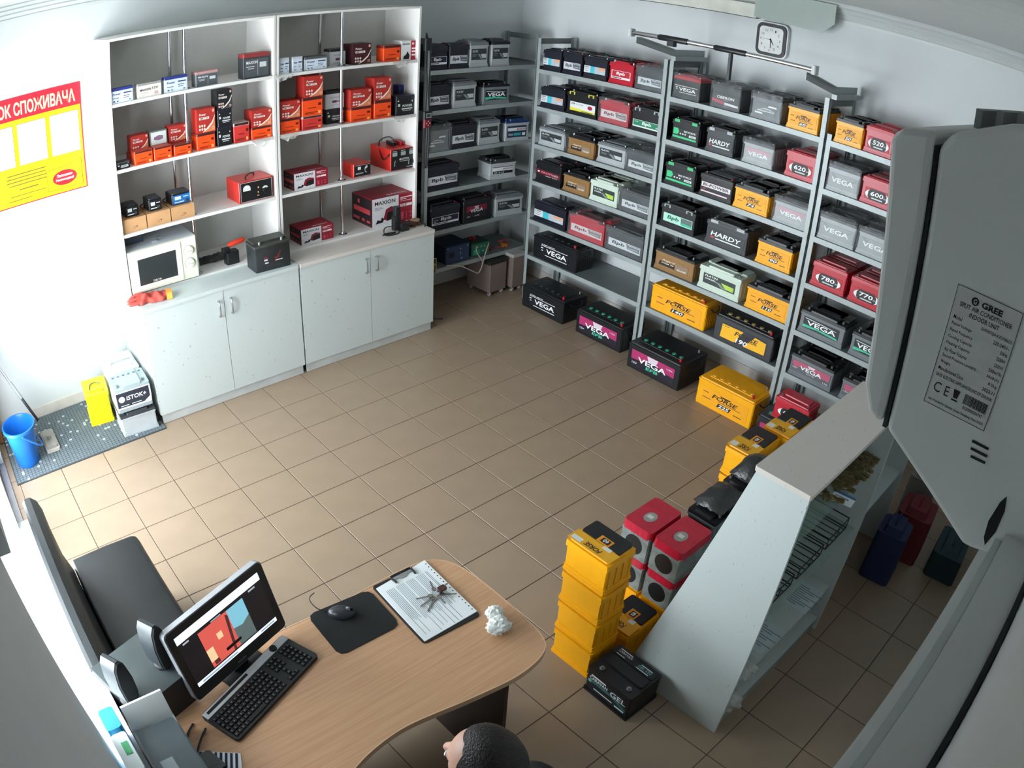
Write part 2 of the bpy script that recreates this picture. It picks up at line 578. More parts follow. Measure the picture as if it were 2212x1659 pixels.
def rsq(r, c, n=5):
    return [(sx * (r - c) + c * math.cos(a), sy * (r - c) + c * math.sin(a)) for sx, sy, q in ((1, 1, 0), (-1, 1, 1), (-1, -1, 2), (1, -1, 3)) for a in [(q + k / n) * PI / 2 for k in range(n + 1)]]


G().ext(rsq(.132, .05), 'y', -.035, 0).build('housing', P('D9DADA', .3), t, True)
G().ext(rsq(.122, .045), 'y', -.046, -.034).build('rim', BLACK, t, True)
G().ext(rsq(.098, .03), 'y', -.0475, -.044).build('face', P('D7D8D7', .6), t, True)
for n in range(1, 13):
    a = PI / 2 - n * PI / 6
    text(t, str(n), BLACK, .078 * math.cos(a) - .010, .078 * math.sin(a) - .009, .020 if n > 9 else .011, .018, -.0482, bold=.0, name='numeral')
for a, l, wd_ in ((-.95, .045, .005), (-1.52, .062, .005), (3.08, .066, .0018)):
    c, s = math.cos(a), math.sin(a)
    patch(t, [[(-s * wd_ - c * .01, c * wd_ - s * .01), (s * wd_ - c * .01, -c * wd_ - s * .01), (s * wd_ * .5 + c * l, -c * wd_ * .5 + s * l), (-s * wd_ * .5 + c * l, c * wd_ * .5 + s * l)]], BLACK, -.0485, 'hand')


# ------------------------------------------------------------------ batteries
def case_car(g, w, d, h):
    hc = h * .80
    g.rbox(0, -.001, 0, w, d, .014, .004)
    g.rbox(.003, .002, .014, w - .003, d - .003, .030, .004)
    g.rbox(.006, .005, .030, w - .006, d - .005, hc - .012, .005)
    g.rbox(.001, .0, hc - .012, w - .001, d, hc, .004)
    for k in range(6):
        x = w * (.08 + .84 * k / 5)
        g.box(x - .004, .003, .020, x + .004, .006, .034)
    for k in range(4):
        y = d * (.14 + .72 * k / 3)
        g.box(.0025, y - .004, .03, .007, y + .004, hc - .014).box(w - .007, y - .004, .03, w - .0025, y + .004, hc - .014)


def lid_car(g, w, d, h):
    hc = h * .80
    g.rbox(.001, .001, hc, w - .001, d - .001, hc + .10 * h, .005, taper=.99)
    g.rbox(.20 * w, .006, hc + .10 * h, .80 * w, d - .004, h * .985, .006, taper=.98)
    g.rbox(.012, .42 * d, hc + .10 * h, w - .012, d - .006, h * .985, .006, taper=.98)
    g.rbox(.28 * w, .25 * d, h * .985, .72 * w, .55 * d, h, .004, taper=.95)


def lid_flat(g, w, d, h):
    hc = h * .80
    g.rbox(0, 0, hc, w, d, hc + .11 * h, .006, taper=.985)
    g.rbox(.05 * w, .06 * d, hc + .11 * h, .95 * w, .94 * d, h * .95, .008, taper=.97)
    g.rbox(.12 * w, .30 * d, h * .95, .88 * w, .78 * d, h, .008, taper=.94)


def handle_car(g, w, d, h):
    z = h * .99
    g.tube([(.16 * w, d * .55, z - .012), (.16 * w, d * .30, z + .004), (.25 * w, d * .22, z + .006), (.75 * w, d * .22, z + .006), (.84 * w, d * .30, z + .004), (.84 * w, d * .55, z - .012)], .005, 6, 3)


def case_truck(g, w, d, h):
    hc = h * .86
    g.rbox(.004, .004, 0, w - .004, d - .004, .012, .004)
    g.rbox(0, 0, .012, w, d, hc, .008)
    for k in range(8):
        y = d * (.1 + .8 * k / 7)
        g.box(-.003, y - .004, .03, .001, y + .004, hc * .6).box(w - .001, y - .004, .03, w + .003, y + .004, hc * .6)


def lid_truck(g, w, d, h):
    hc = h * .86
    g.rbox(-.003, -.003, hc, w + .003, d + .003, hc + .05 * h, .008)
    g.rbox(.006, .006, hc + .05 * h, w - .006, d - .006, h * .96, .010, taper=.985)
    g.rbox(.10 * w, .20 * d, h * .96, .9 * w, .80 * d, h * .975, .01, taper=.99)


def caps_truck(w, d, h):
    return [(w * (.16 + .68 * k / 5), d * q) for k in range(6) for q in ((.34,) if d < .2 else (.30, .70))][::1 if d < .2 else 2]


def shell(g, w, d, h, seed, bulge=.007):
    """loose plastic film around a battery"""
    rnd = random.Random(seed)
    n, m = 10, 7
    per = []
    for (ax, ay), (bx, by), k in (((0, 0), (w, 0), n), ((w, 0), (w, d), 6), ((w, d), (0, d), n), ((0, d), (0, 0), 6)):
        for q in range(k):
            per.append((ax + (bx - ax) * q / k, ay + (by - ay) * q / k))
    N = len(per)
    rows = []
    for j in range(m + 1):
        t = j / m
        row = []
        for (px, py) in per:
            nx, ny = (px - w / 2) / w * 2, (py - d / 2) / d * 2
            o = bulge * (.35 + rnd.random() * .65)
            sx, sy = (1 if abs(nx) > .98 else 0) * math.copysign(1, nx), (1 if abs(ny) > .98 else 0) * math.copysign(1, ny)
            row.append((px + sx * o, py + sy * o, .002 + t * h * (1.0 + (rnd.random() * .05 if j == m else 0))))
        rows.append(row)
    top = [(w / 2 + (p[0] - w / 2) * .55, d / 2 + (p[1] - d / 2) * .55, h + .006 + rnd.random() * .018) for p in rows[-1]]
    rows.append(top)
    vs = [p for r in rows for p in r] + [(w / 2, d / 2, h + .012)]
    fs = [(j * N + i, j * N + (i + 1) % N, (j + 1) * N + (i + 1) % N, (j + 1) * N + i) for j in range(len(rows) - 1) for i in range(N)]
    fs += [((len(rows) - 1) * N + i, (len(rows) - 1) * N + (i + 1) % N, len(vs) - 1) for i in range(N)]
    g.add(vs, fs)


# look of each battery kind: case, lid, body type, extra parts and printed label
# label: (rect x0 z0 x1 z1 of the front, base colour, [(colour, [shapes])], [(words, colour, x, z, w, h, slant)])
BPB = [('Bpb', None, .12, .30, .36, .50, .1)]


def bpb_label(base, side, ink, frame=None):
    pts = [(side, [[(.60, .30), (.98, .18), (.98, .92), (.56, .92)]]), ('E9EDF0', [(.62, .78, .96, .83), (.64, .42, .92, .46)])]
    return ((.07, .26, .93, .66), base, pts, [('Bpb', ink, .12, .26, .40, .52, .1)])


SPEC = {
    'cyan': ('black car battery with white and cyan label', 'navy', 'navy', 'flat', '', ((.03, .30, .93, .68), 'D3D8DC', [('3FB6C6', [(.30, .0, .50, 1)]), ('AEB6BF', [(.50, 0, 1, 1)]), ('E39A6A', [(.70, .62, .98, .96)])], [('CENE', '15171A', .03, .74, .20, .18, 0), ('Platinum', '8A6A70', .03, .50, .22, .12, 0), ('60Ah', '15171A', .04, .22, .16, .12, 0), ('12V', 'E9EDF0', .80, .14, .14, .14, 0)])),
    'bpbk': ('black car battery with a silver label', 'navy', 'navy', 'flat', 'red', bpb_label('C3C6CC', '5A5F68', '16181C')),
    'bpbn': ('black car battery with a navy framed label', 'navy', 'navy', 'flat', 'red', ((.06, .27, .94, .66), 'DFE3E8', [('1B2138', [(.02, .26, .98, .96)]), ('16181C', [(.05, .09, .6, .17)])], [('Bpb', 'E9EDF0', .32, .38, .40, .46, .1), ('Ca Ca', 'C8CCD2', .06, .56, .16, .16, 0), ('12V', 'C8CCD2', .06, .34, .10, .14, 0)])),
    'bpbred': ('red car battery with a red framed label', 'red', 'red', 'car', '', ((.12, .28, .88, .72), 'E8DADA', [('B3182C', [(.03, .26, .97, .96)]), ('16181C', [(.05, .07, .55, .17)])], [('Bpb', 'F2F2F2', .26, .40, .46, .46, .1)])),
    'bpbredw': ('red car battery with a silver label, wrapped in film', 'red', 'red', 'car', 'wrap', bpb_label('CFC4C4', '7C7476', '7A1F2A')),
    'bpbgw': ('dark grey battery with a silver label, wrapped in film', 'dkgrey', 'dkgrey', 'flat', 'wrap', bpb_label('C6CCD0', '6A737A', '20242A')),
    'bpbgreen': ('black car battery with a green label', 'black', 'black', 'car', 'clip', ((.06, .16, .95, .56), 'D5E2DC', [('1C7A58', [(.02, .26, .98, .96)])], [('Bpb', 'EDF3F0', .34, .36, .34, .50, .1), ('AGM', 'CFE3DA', .06, .70, .14, .12, 0), ('70', 'CFE3DA', .84, .36, .08, .2, 0)])),
    'bpbteal': ('black car battery with a pale teal label', 'black', 'black', 'car', 'clip', ((.10, .28, .92, .72), 'A9DCC8', [('5C6A6C', [[(.62, .10), (.98, .10), (.98, .94), (.60, .94)]]), ('2FB58C', [[(.62, .10), (.98, .10), (.98, .34), (.66, .40)]])], [('Bpb', '12503E', .14, .24, .40, .56, .1)])),
    'yel': ('black battery with yellow clips and white label', 'black', 'black', 'car', 'yclip', ((.13, .20, .95, .66), 'DADCDA', [('D8D23A', [[(0, 0), (1, 0), (1, .18), (0, .34)]]), ('15171A', [(.48, .03, .92, .10)]), ('9C1B3A', [ellipse(.80, .62, .095, .22)])], [('EFB', '15171A', .06, .70, .14, .18, .2), ('POWER', '8C9094', .24, .70, .30, .12, .1)])),
    'platin': ('silver car battery with a dark rectangular label', 'silver', 'grey', 'flat', '', ((.10, .34, .88, .84), '2E3436', [('B9BFC0', [[(.62, .52), (.98, .52), (.98, .14), (.74, .14)]]), ('7E8587', [[(.40, .52), (.54, .52), (.76, .08), (.62, .08)], (.06, .44, .34, .50), (.06, .32, .30, .36)])], [('PLATIN', 'D5D9DA', .05, .68, .36, .20, .2)])),
    'diesel': ('white car battery with pale green lid and green-grey label', 'paleg', 'paleg', 'car', '', ((.12, .30, .88, .80), '2F3A36', [('A9CB4C', [[(.56, .60), (.96, .56), (.96, .12), (.72, .12)]]), ('77867F', [[(.38, .50), (.52, .50), (.74, .06), (.60, .06)]])], [('PLATIN', 'E6ECE8', .05, .70, .40, .20, .2), ('DIESEL', 'E6ECE8', .07, .44, .34, .14, .1)])),
    'brown': ('tan brown car battery with a dark label', 'tan', 'black', 'car', '', ((.10, .22, .86, .74), '8D6A3E', [('1B1714', [[(.02, .10), (.56, .10), (.56, .56), (.06, .56)]]), ('8C7868', [(.58, .10, .98, .72)])], [('Asgard', 'D9C3AE', .12, .58, .44, .26, .3), ('AGM 70', 'E6DACB', .10, .34, .42, .16, .2), ('Gold!', 'E6DACB', .64, .14, .30, .20, .2)])),
    'profi': ('black battery with a dark red band', 'black', 'black', 'flat', 'red', ((.02, .38, .98, .74), '1A1416', [('5E1222', [[(0, .30), (1, .12), (1, .82), (0, .98)]]), ('D9DEDE', [ellipse(.12, .60, .045, .12)])], [('PROFI', 'E0849A', .24, .44, .42, .28, 0), ('HD', 'EBB9C6', .70, .38, .22, .30, 0), ('HEAVY DUTY', 'D9DEDE', .40, .08, .5, .12, 0)])),
    'vegabk': ('long black truck battery with bold white lettering', 'black', 'black', 'truck', 'plain', ((.18, .18, .82, .80), '12141C', [('E4E7E8', [(.02, .82, .98, .86), (.02, .62, .10, .70), (.04, .44, .10, .50), (.18, .12, .98, .17)])], [('VEGA', 'F1F3F3', .22, .32, .74, .38, 0), ('SUPER HEAVY', 'E4E7E8', .04, .90, .5, .09, .2)])),
    'efb': ('long black truck battery with a magenta label and green caps', 'black', 'black', 'truck', 'green', ((.08, .16, .90, .86), '1A1524', [('A82A62', [[(0, .42), (.22, .48), (.50, .70), (.80, .46), (1, .42), (1, 1), (0, 1)]]), ('D8C6D2', [[(.36, .98), (.62, .98), (.58, .66), (.49, .58), (.40, .66)]])], [('VEGA', 'F1F3F3', .16, .36, .66, .32, 0), ('EFB', '45C9A0', .36, .12, .28, .18, .1), ('12V', 'D8DADA', .03, .16, .12, .12, 0), ('1100A', 'D8C6D2', .82, .74, .14, .10, 0)])),
    'vegared': ('black battery with a red lid, wrapped in film', 'black', 'red', 'flat', 'wrap', ((.04, .24, .92, .72), '26282C', [('DDE0E0', [(.03, .84, .98, .89), (.08, .62, .16, .70), (.10, .46, .16, .52), (.24, .14, .94, .19)])], [('VEGA', 'F1F3F3', .22, .34, .70, .36, 0)])),
    'oberon': ('charcoal film-wrapped battery with a red and white stripe', 'dkgrey', 'black', 'flat', 'wrap', ((.04, .20, .94, .76), '3A3E3F', [('C03A50', [[(0, .22), (.46, .06), (.46, .30), (0, .46)]]), ('D5D9DA', [[(.48, .05), (1, .0), (1, .18), (.48, .26)]])], [('OBERON', 'E6E9E9', .18, .54, .66, .24, .1), ('12V', 'C9CDCD', .44, .40, .18, .08, 0)])),
    'mega': ('grey car battery with white swoosh, wrapped in film', 'grey', 'black', 'car', 'wrap', ((.06, .18, .94, .80), '6C7276', [('E6E9E9', [[(.55, .74), (.90, .74), (.86, .86), (.60, .86)], [(.10, .14), (.40, .14), (.34, .26), (.08, .26)], [(.22, .48), (.42, .60), (.62, .60), (.78, .46), (.60, .55), (.42, .55)]])], [('MEGAFORCE', 'F0F2F2', .18, .34, .64, .12, .2)])),
    'forseF': None, 'forse': ('amber yellow car battery', 'yellow', 'black', 'car', '', ((.10, .14, .92, .80), 'EFA40A', [('15171A', [[(.38, .88), (.64, .88), (.60, .80), (.42, .80)], [(.34, .12), (.62, .12), (.66, .38), (.38, .38)], (.36, .46, .86, .49), (.02, .72, .14, .76)]), ('3A3222', [(.02, .36, .20, .40), (.72, .10, .90, .15)])], [('FORSE', '15171A', .22, .54, .56, .26, .25)])),
    'forseblk': ('long black truck battery with a yellow angular label', 'dkgrey', 'black', 'truck', 'gold', ((.12, .12, .90, .84), '2B2A32', [('F0B41C', [[(.0, .06), (.32, .06), (.48, .92), (.02, .92)], [(.52, .06), (.98, .10), (.98, .84), (.74, .92)]]), ('15171A', [(.40, .44, .80, .47)])], [('FORSE', '15171A', .30, .50, .52, .28, .25), ('190', 'F2F2F2', .34, .10, .26, .30, .2), ('12V', '3A3222', .04, .80, .14, .06, 0)])),
    'big': ('black car battery with green clips and green stripe', 'black', 'black', 'car', 'gclip', ((.06, .16, .92, .74), '1D2020', [('35C07F', [[(.02, .40), (.20, .40), (.26, .68), (.20, .96), (.02, .96)], [(0, .04), (.98, .0), (.98, .24), (0, .28)]]), ('D9DEDE', [ellipse(.32, .52, .03, .07), ellipse(.42, .52, .03, .07), ellipse(.52, .52, .03, .07), (.68, .36, .96, .56)])], [('BIG FORCE', 'E6E9E9', .46, .70, .48, .16, .1), ('500A', '15171A', .71, .40, .22, .12, 0)])),
    'hardy': ('dark grey car battery with silver lettering', 'dkgrey', 'dkgrey', 'car', 'sclip', ((.08, .16, .94, .72), '303437', [('C23A4A', [[(.06, .24), (.16, .24), (.16, .38), (.06, .38)]]), ('D9DEDE', [[(.20, .22), (.90, .22), (.90, .32), (.20, .32)]])], [('HARDY', 'E4E8E8', .06, .46, .84, .40, .15)])),
    'vegas': ('silver battery with pink tinted label, wrapped in film', 'silver', 'dkgrey', 'flat', 'wrap', ((.05, .20, .95, .80), 'A7ABAC', [('C49AA6', [[(.10, .60), (.50, .72), (.90, .60), (.94, .96), (.06, .96)]]), ('C9CDCD', [(.08, .05, .9, .09)])], [('VEGA', 'F3F5F5', .14, .36, .72, .34, 0)])),
    'vegapl': ('silver grey car battery with creased film and white lettering', 'silver', 'dkgrey', 'flat', 'wrap', ((.05, .20, .95, .80), '9BA0A1', [('868B8C', [[(.04, .96), (.30, .56), (.36, .60), (.14, .96)], [(.60, .60), (.92, .84), (.96, .78), (.66, .56)]])], [('VEGA', 'F3F5F5', .10, .34, .76, .36, 0)])),
    'vegag': ('grey car battery with black label and green swoosh', 'grey', 'black', 'car', '', ((.10, .26, .88, .84), '1C2226', [('3FBF97', [[(0, .04), (.40, .16), (1, .04), (.96, .20), (.56, .28), (0, .30)]]), ('D9DEDE', [[(.04, .84), (.50, .80), (.92, .72), (.92, .76), (.5, .86), (.04, .90)]])], [('VEGA', 'F3F5F5', .10, .34, .82, .40, 0)])),
    'vegap': ('grey car battery with pink label and folding handle', 'grey', 'black', 'car', 'handle', ((.05, .18, .94, .82), '5B5F63', [('B5566E', [[(.02, .60), (.10, .44), (.34, .70), (.50, .72), (.78, .44), (.98, .40), (.98, .98), (.02, .98)]]), ('DCC8CE', [[(.40, .96), (.60, .96), (.56, .76), (.44, .76)]])], [('VEGA', 'F3F5F5', .22, .40, .56, .32, 0), ('12V', 'DDE0E0', .04, .34, .12, .10, 0), ('110', 'DDE0E0', .84, .10, .12, .12, 0), ('EFB', 'A4A9AB', .40, .22, .22, .12, .1)])),
    'redn': ('crimson car battery with a white number on a black oval', 'red', 'red', 'flat', '', ((.12, .16, .88, .72), 'B3182C', [('E6E9E9', [ellipse(.50, .50, .47, .46, 24)]), ('15171A', [[(.22, .04), (.78, .04), (.86, .30), (.86, .70), (.78, .96), (.22, .96), (.14, .70), (.14, .30)]]), ('C9CDCD', [(.30, .20, .72, .30)])], [])),
    'bi': ('black car battery with a white lettered band', 'black', 'black', 'flat', 'red', ((.05, .18, .95, .76), '1E1B20', [('D9D2D4', [(.02, .52, .98, .96)]), ('8A2A3A', [ellipse(.12, .36, .05, .09)]), ('E3CBD0', [(.02, .06, .9, .18)])], [('BI-POWER', '3A2A30', .07, .62, .86, .26, .1)])),
    'bosch': ('silver car battery with blue-black label bands', 'silver', 'dkgrey', 'car', '', ((.12, .30, .88, .76), 'D7DBDC', [('15171A', [(0, .92, 1, 1), (.01, .04, .99, .44)])], [('BOSCH', '3A3236', .52, .58, .44, .22, 0), ('S5 610', 'C7CDD0', .06, .14, .5, .2, .1)])),
    'boschb': ('silver and blue car battery with a dark blue lid', 'silver', 'blue', 'car', '', ((.10, .16, .88, .84), '24324E', [('D7DBDC', [(.03, .58, .97, .84)]), ('2F9AA0', [(.34, .18, .72, .40)]), ('D7DBDC', [(.78, .16, .94, .42)])], [('BOSCH', '7A2430', .50, .62, .44, .16, 0), ('75Ah', 'D7DBDC', .05, .20, .24, .18, 0)])),
}
COLM = {'navy': NAVY, 'black': BLACK, 'red': RED, 'dkgrey': DKGREY, 'grey': GREYP, 'silver': SILVER, 'yellow': YELLOW, 'tan': TAN, 'paleg': PALEG, 'orange': ORANGE,
        'blue': mat('deep_blue_plastic', '1C3A66', .35), 'blueg': mat('bright_yellow_plastic', 'E6D312', .4), 'white': WHITE}


def battery(name, label, loc, rz, w, d, h, kind, cat='battery', group=None, num=None, topprint=False, lab=True):
    desc, cm, lm, typ, extra, spec = SPEC[kind]
    t = thing(name, label, cat, loc, rz, group)
    w, d, h = round(w, 3), round(d, 3), round(h, 3)
    case_m, lid_m = COLM[cm], COLM[lm]
    if typ == 'truck':
        cached(('ct', w, d, h), 'case', case_m, t, lambda g: case_truck(g, w, d, h))
        lid = cached(('lt', w, d, h), 'lid', lid_m, t, lambda g: lid_truck(g, w, d, h))
        capm = {'green': P('2FA37C'), 'gold': P('B9A15A'), 'plain': DKGREY, 'amber': P('F3B43A')}[extra]
        for (x, y) in caps_truck(w, d, h):
            c = cached(('cap', extra), 'vent_cap', capm, lid, lambda g: g.loft([((0, 0, 0), .016), ((0, 0, .009), .016), ((0, 0, .010), .012), ((0, 0, .007), .008)], 12), True)
            c.location = (x, y, h * .96)
        for k, x in enumerate((.90 * w, .90 * w)):
            tm = cached(('post', k), 'terminal', RED if k else LEAD, t, lambda g: g.cyl((0, 0, 0), (0, 0, .024), .011, .009, 10), True)
            tm.location = (x, d * (.16 if k else .84), h * .955)
        for k, x in enumerate((-.004, w + .004)):
            cached(('rope', k, w, d, h), 'carry_rope', BLACK, t, lambda g: g.tube([(x, d * .25, h * .80), (x + (-.02 if k == 0 else .02), d * .35, h * .68), (x + (-.02 if k == 0 else .02), d * .65, h * .68), (x, d * .75, h * .80)], .005, 6, 3), True)
    else:
        cached(('cc', w, d, h), 'case', case_m, t, lambda g: case_car(g, w, d, h))
        lid = cached((typ, w, d, h), 'lid', lid_m, t, lambda g: (lid_car if typ == 'car' else lid_flat)(g, w, d, h))
        for k, x in enumerate((.12 * w, .88 * w)):
            m = RED if (extra == 'red' and k) else LEAD
            tm = cached(('tp', m.name), 'terminal', m, t, lambda g: g.cyl((0, 0, 0), (0, 0, .018), .009, .008, 8), True)
            tm.location = (x, d * .20, h * .895)
        if typ == 'car' and kind != 'forse':
            cached(('h', w, d, h), 'handle', BLACK if lm != 'paleg' else lid_m, t, lambda g: handle_car(g, w, d, h), True)
        if extra in ('yclip', 'gclip', 'sclip', 'clip'):
            cmn = {'yclip': P('C9BE4A'), 'gclip': P('43B877'), 'sclip': P('A9AEB0'), 'clip': P('9AA5A2')}[extra]
            for x in (.10, .72):
                c = cached(('clip', w, extra), 'terminal_cover', cmn, t, lambda g: g.box(0, -.001, -.018, .18 * w, .004, 0).box(0, -.001, -.001, .18 * w, .04, .004) if extra in ('gclip', 'sclip') else g.box(0, -.002, -.003, .18 * w, .03, .002).box(0, -.002, -.022, .012, .003, 0).box(.18 * w - .012, -.002, -.022, .18 * w, .003, 0))
                c.location = (x * w, 0, h * .93)
        if extra == 'handle':
            cached(('fh', w, d, h), 'folding_handle', BLACK, t, lambda g: g.tube([(.30 * w, d * .3, h * .92), (.32 * w, d * .2, h * 1.12), (.40 * w, d * .18, h * 1.16), (.76 * w, d * .18, h * 1.16), (.84 * w, d * .2, h * 1.12), (.86 * w, d * .3, h * .92)], .007, 6, 3), True)
    if lab:
        (x0, z0, x1, z1), base, shapes, words = spec
        hh = h * (.86 if typ == 'truck' else .80)
        lx, lz, lw, lh = x0 * w, z0 * hh, (x1 - x0) * w, (z1 - z0) * hh
        yb = .0 if typ == 'truck' else .0045
        lb = cached(('lb', w, d, h, kind), 'label', P(base, .5, var=.02), t, lambda g: g.box(lx, yb - .0018, lz, lx + lw, yb, lz + lh))
        yy = yb - .0020
        for k, (c, rs) in enumerate(shapes):
            patch(lb, rs, P(c, .5, var=.02), yy - .0003 * k, 'print', 'front', lx, lz, lw, lh)
        yy -= .0003 * len(shapes) + .0003
        ws = list(words)
        if num and kind in ('forse', 'forseT'):
            ws.append((num, 'F2F2F2', .38, .15, .24, .20, .2))
        if num and kind == 'redn':
            ws += [(num, 'F2F2F2', .24, .42, .50, .36, .05), ('EN', 'C9CDCD', .76, .44, .10, .10, 0)]
        for (s, c, fx, fz, fw, fh, sh) in ws:
            text(lb, s, P(c, .5, var=.02), lx + fx * lw, lz + fz * lh, fw * lw, fh * lh, yy, sh)
    if topprint:
        tl = G().box(.02 * w, .02 * d, h, .98 * w, .40 * d, h + .0015).build('top_label', P('E0A41A', .45), t)
        patch(tl, [(.06, .05, .28, .20), [(.62, .30), (.80, .30), (.80, .42), (.62, .42)]], P('D8D8D0'), h + .0018, 'print', 'top', 0, 0, w, d)
        G().rbox(.06 * w, .41 * d, h * .965, .94 * w, .96 * d, h + .004, .012, 2, .97).build('top_cover', BLACK, t)
        q = G().box(.42 * w, .40 * d, h + .004, .70 * w, .64 * d, h + .0052).build('top_label', P('D98C14', .45), t)
        patch(tl, [(.48, .44, .66, .60)], BLACK, h + .0056, 'print', 'top', 0, 0, w, d)
        text(tl, 'FORSE', BLACK, .34 * w, .08 * d, .36 * w, .14 * d, h + .0024, .25, mode='top', flip=True)
        text(tl, '60', P('F2F2F2'), .52 * w, .46 * d, .10 * w, .12 * d, h + .0062, mode='top', flip=True)
    if extra == 'wrap':
        k = ('sh', w, d, h, kind)
        sd = hash((w, d, h)) % 1000
        cached(k, 'plastic_film', FILM, t, lambda g: shell(g, w, d, h, int(w * 1e4 + h * 1e3)), True)
    return t


ORD = ['leftmost', 'second from left', 'third from left', 'fourth from left', 'fifth from left']
SHN = ['top', 'second', 'third', 'fourth', 'fifth', 'lowest']
BAYN = ['left', 'middle', 'right']
SPEC['forseF'] = ('amber yellow car battery', 'yellow', 'yellow', 'flat', '', SPEC['forse'][5])
RB = [  # bay, shelf, [(y0, w, h, kind, number)]
    (0, 0, [(-.318, .205, .19, 'cyan'), (-.095, .207, .19, 'bpbk'), (.134, .242, .185, 'cyan'), (.395, .242, .185, 'bpbred'), (.665, .250, .18, 'bpbgw')]),
    (0, 1, [(-.321, .278, .19, 'cyan'), (-.021, .325, .20, 'yel'), (.330, .300, .19, 'bpbredw'), (.654, .290, .19, 'bpbgreen')]),
    (0, 2, [(-.322, .300, .172, 'platin'), (.017, .288, .165, 'brown'), (.335, .290, .175, 'platin'), (.648, .285, .175, 'bpbgw')]),
    (0, 3, [(-.321, .300, .20, 'profi'), (-.007, .296, .170, 'brown'), (.304, .294, .188, 'diesel'), (.622, .303, .175, 'bpbgw')]),
    (0, 4, [(-.311, .380, .19, 'cyan'), (.111, .388, .19, 'bpbredw'), (.523, .378, .19, 'bpbgw')]),
    (0, 5, [(-.285, .513, .215, 'vegabk')]),
    (1, 0, [(1.005, .236, .18, 'vegared'), (1.338, .240, .18, 'oberon'), (1.667, .235, .185, 'mega'), (1.947, .242, .18, 'forse', '60')]),
    (1, 1, [(1.032, .246, .178, 'big'), (1.334, .240, .185, 'hardy'), (1.646, .244, .175, 'vegas'), (1.983, .236, .188, 'redn', '620')]),
    (1, 2, [(1.013, .278, .178, 'big'), (1.329, .284, .175, 'bi'), (1.625, .285, .178, 'forse', '74'), (1.953, .272, .178, 'vegas')]),
    (1, 3, [(1.019, .322, .185, 'bpbteal'), (1.436, .358, .19, 'hardy'), (1.873, .288, .19, 'forse', '90')]),
    (1, 4, [(1.010, .372, .175, 'brown'), (1.433, .370, .190, 'diesel'), (1.854, .366, .190, 'forse', '110')]),
    (1, 5, [(1.036, .520, .215, 'forseT', '140'), (1.644, .513, .200, 'forseblk')]),
    (2, 0, [(2.305, .205, .175, 'forse', '50'), (2.520, .204, .185, 'redn', '520')]),
    (2, 1, [(2.305, .236, .190, 'vegapl'), (2.555, .242, .185, 'redn', '600')]),
    (2, 2, [(2.305, .278, .180, 'vegapl'), (2.600, .278, .180, 'vegapl')]),
    (2, 3, [(2.320, .270, .180, 'redn', '780'), (2.615, .270, .180, 'redn', '770')]),
    (2, 4, [(2.305, .362, .175, 'vegag'), (2.717, .300, .180, 'vegag')]),
    (2, 5, [(2.310, .358, .175, 'vegap'), (2.735, .350, .175, 'vegap')]),
]
SPEC['forseT'] = ('long amber yellow truck battery', 'yellow', 'yellow', 'truck', 'amber') + (SPEC['forse'][5],)
for bay, sh, items in RB:
    for k, it in enumerate(items):
        y0, w, h, kind = it[:4]
        num = it[4] if len(it) > 4 else None
        desc = SPEC[kind][0]
        if kind == 'forse' or kind == 'forseT' or kind == 'redn':
            desc = desc.replace('a white number', 'number %s' % num) if kind == 'redn' else desc + ' numbered %s' % num
        lbl = '%s, %s shelf of %s rack bay' % (desc, SHN[sh], BAYN[bay])
        same = [q for q in items if q[3] == kind]
        if kind == 'redn' and len(same) > 1:
            desc = 'crimson car battery numbered %s' % num
        if len(same) > 1:
            lbl = '%s, %s, %s shelf, %s rack bay' % (' '.join(desc.split(',')[0].split()[:7]), ORD[k], SHN[sh], BAYN[bay])
        d = .223 if SPEC[kind][3] == 'truck' else (.22 if sh < 5 and w > .3 else .175)
        x = -3.30 - (.012 if kind in ('platin', 'brown') else 0)
        battery('truck_battery' if SPEC[kind][3] == 'truck' else 'car_battery', lbl, (x, y0, ZS[sh]), PI / 2, w, d, h, kind, 'battery', 'batteries on the steel racks', num)
        if SPEC[kind][3] != 'truck' and d < .2:            # the row behind
            bk = 'bpbk' if SPEC[kind][1] in ('navy', 'black') else ('bpbgw' if SPEC[kind][1] == 'dkgrey' else kind)
            battery('car_battery', 'back-row %s battery behind the %s one, %s shelf, %s rack bay' % ({'navy': 'black', 'dkgrey': 'dark grey', 'paleg': 'pale', 'red': 'red', 'yellow': 'yellow', 'tan': 'brown'}.get(SPEC[kind][1], SPEC[kind][1]), ORD[k].replace(' from left', ''), SHN[sh], BAYN[bay]),
                    (x - d - .018, y0 + .004, ZS[sh]), PI / 2, w - .012, d, h, bk, 'battery', 'back row of batteries on the racks', lab=False)

# corner rack: batteries facing the room
ZK = [2.098, 1.764, 1.414, 1.083, .728]
CK = [(0, [(-2.338, .215, .21, 'bpbn', 0), (-2.562, .20, .21, 'bpbk', 0), (-2.772, .20, .235, 'platin', 0), (-3.00, .21, .235, 'platinb', 0)]),
      (1, [(-2.350, .242, .22, 'bpbk', 0), (-2.617, .245, .23, 'platin', 0), (-2.93, .278, .19, 'vegag', -.10)]),
      (2, [(-2.354, .240, .225, 'mega', 0), (-2.610, .265, .215, 'bpbk', 0), (-2.903, .242, .225, 'platin', 0), (-3.20, .260, .20, 'boschb', -.12)]),
      (3, [(-2.363, .353, .225, 'bpbk', 0), (-3.045, .278, .18, 'bosch', -.14)]),
      (4, [(-2.420, .320, .22, 'bpbn', 0), (-2.768, .315, .22, 'efbs', 0), (-3.13, .300, .20, 'platin', -.14)])]
SPEC['platinb'] = ('silver car battery with a black lid and black label', 'silver', 'black') + SPEC['platin'][3:]
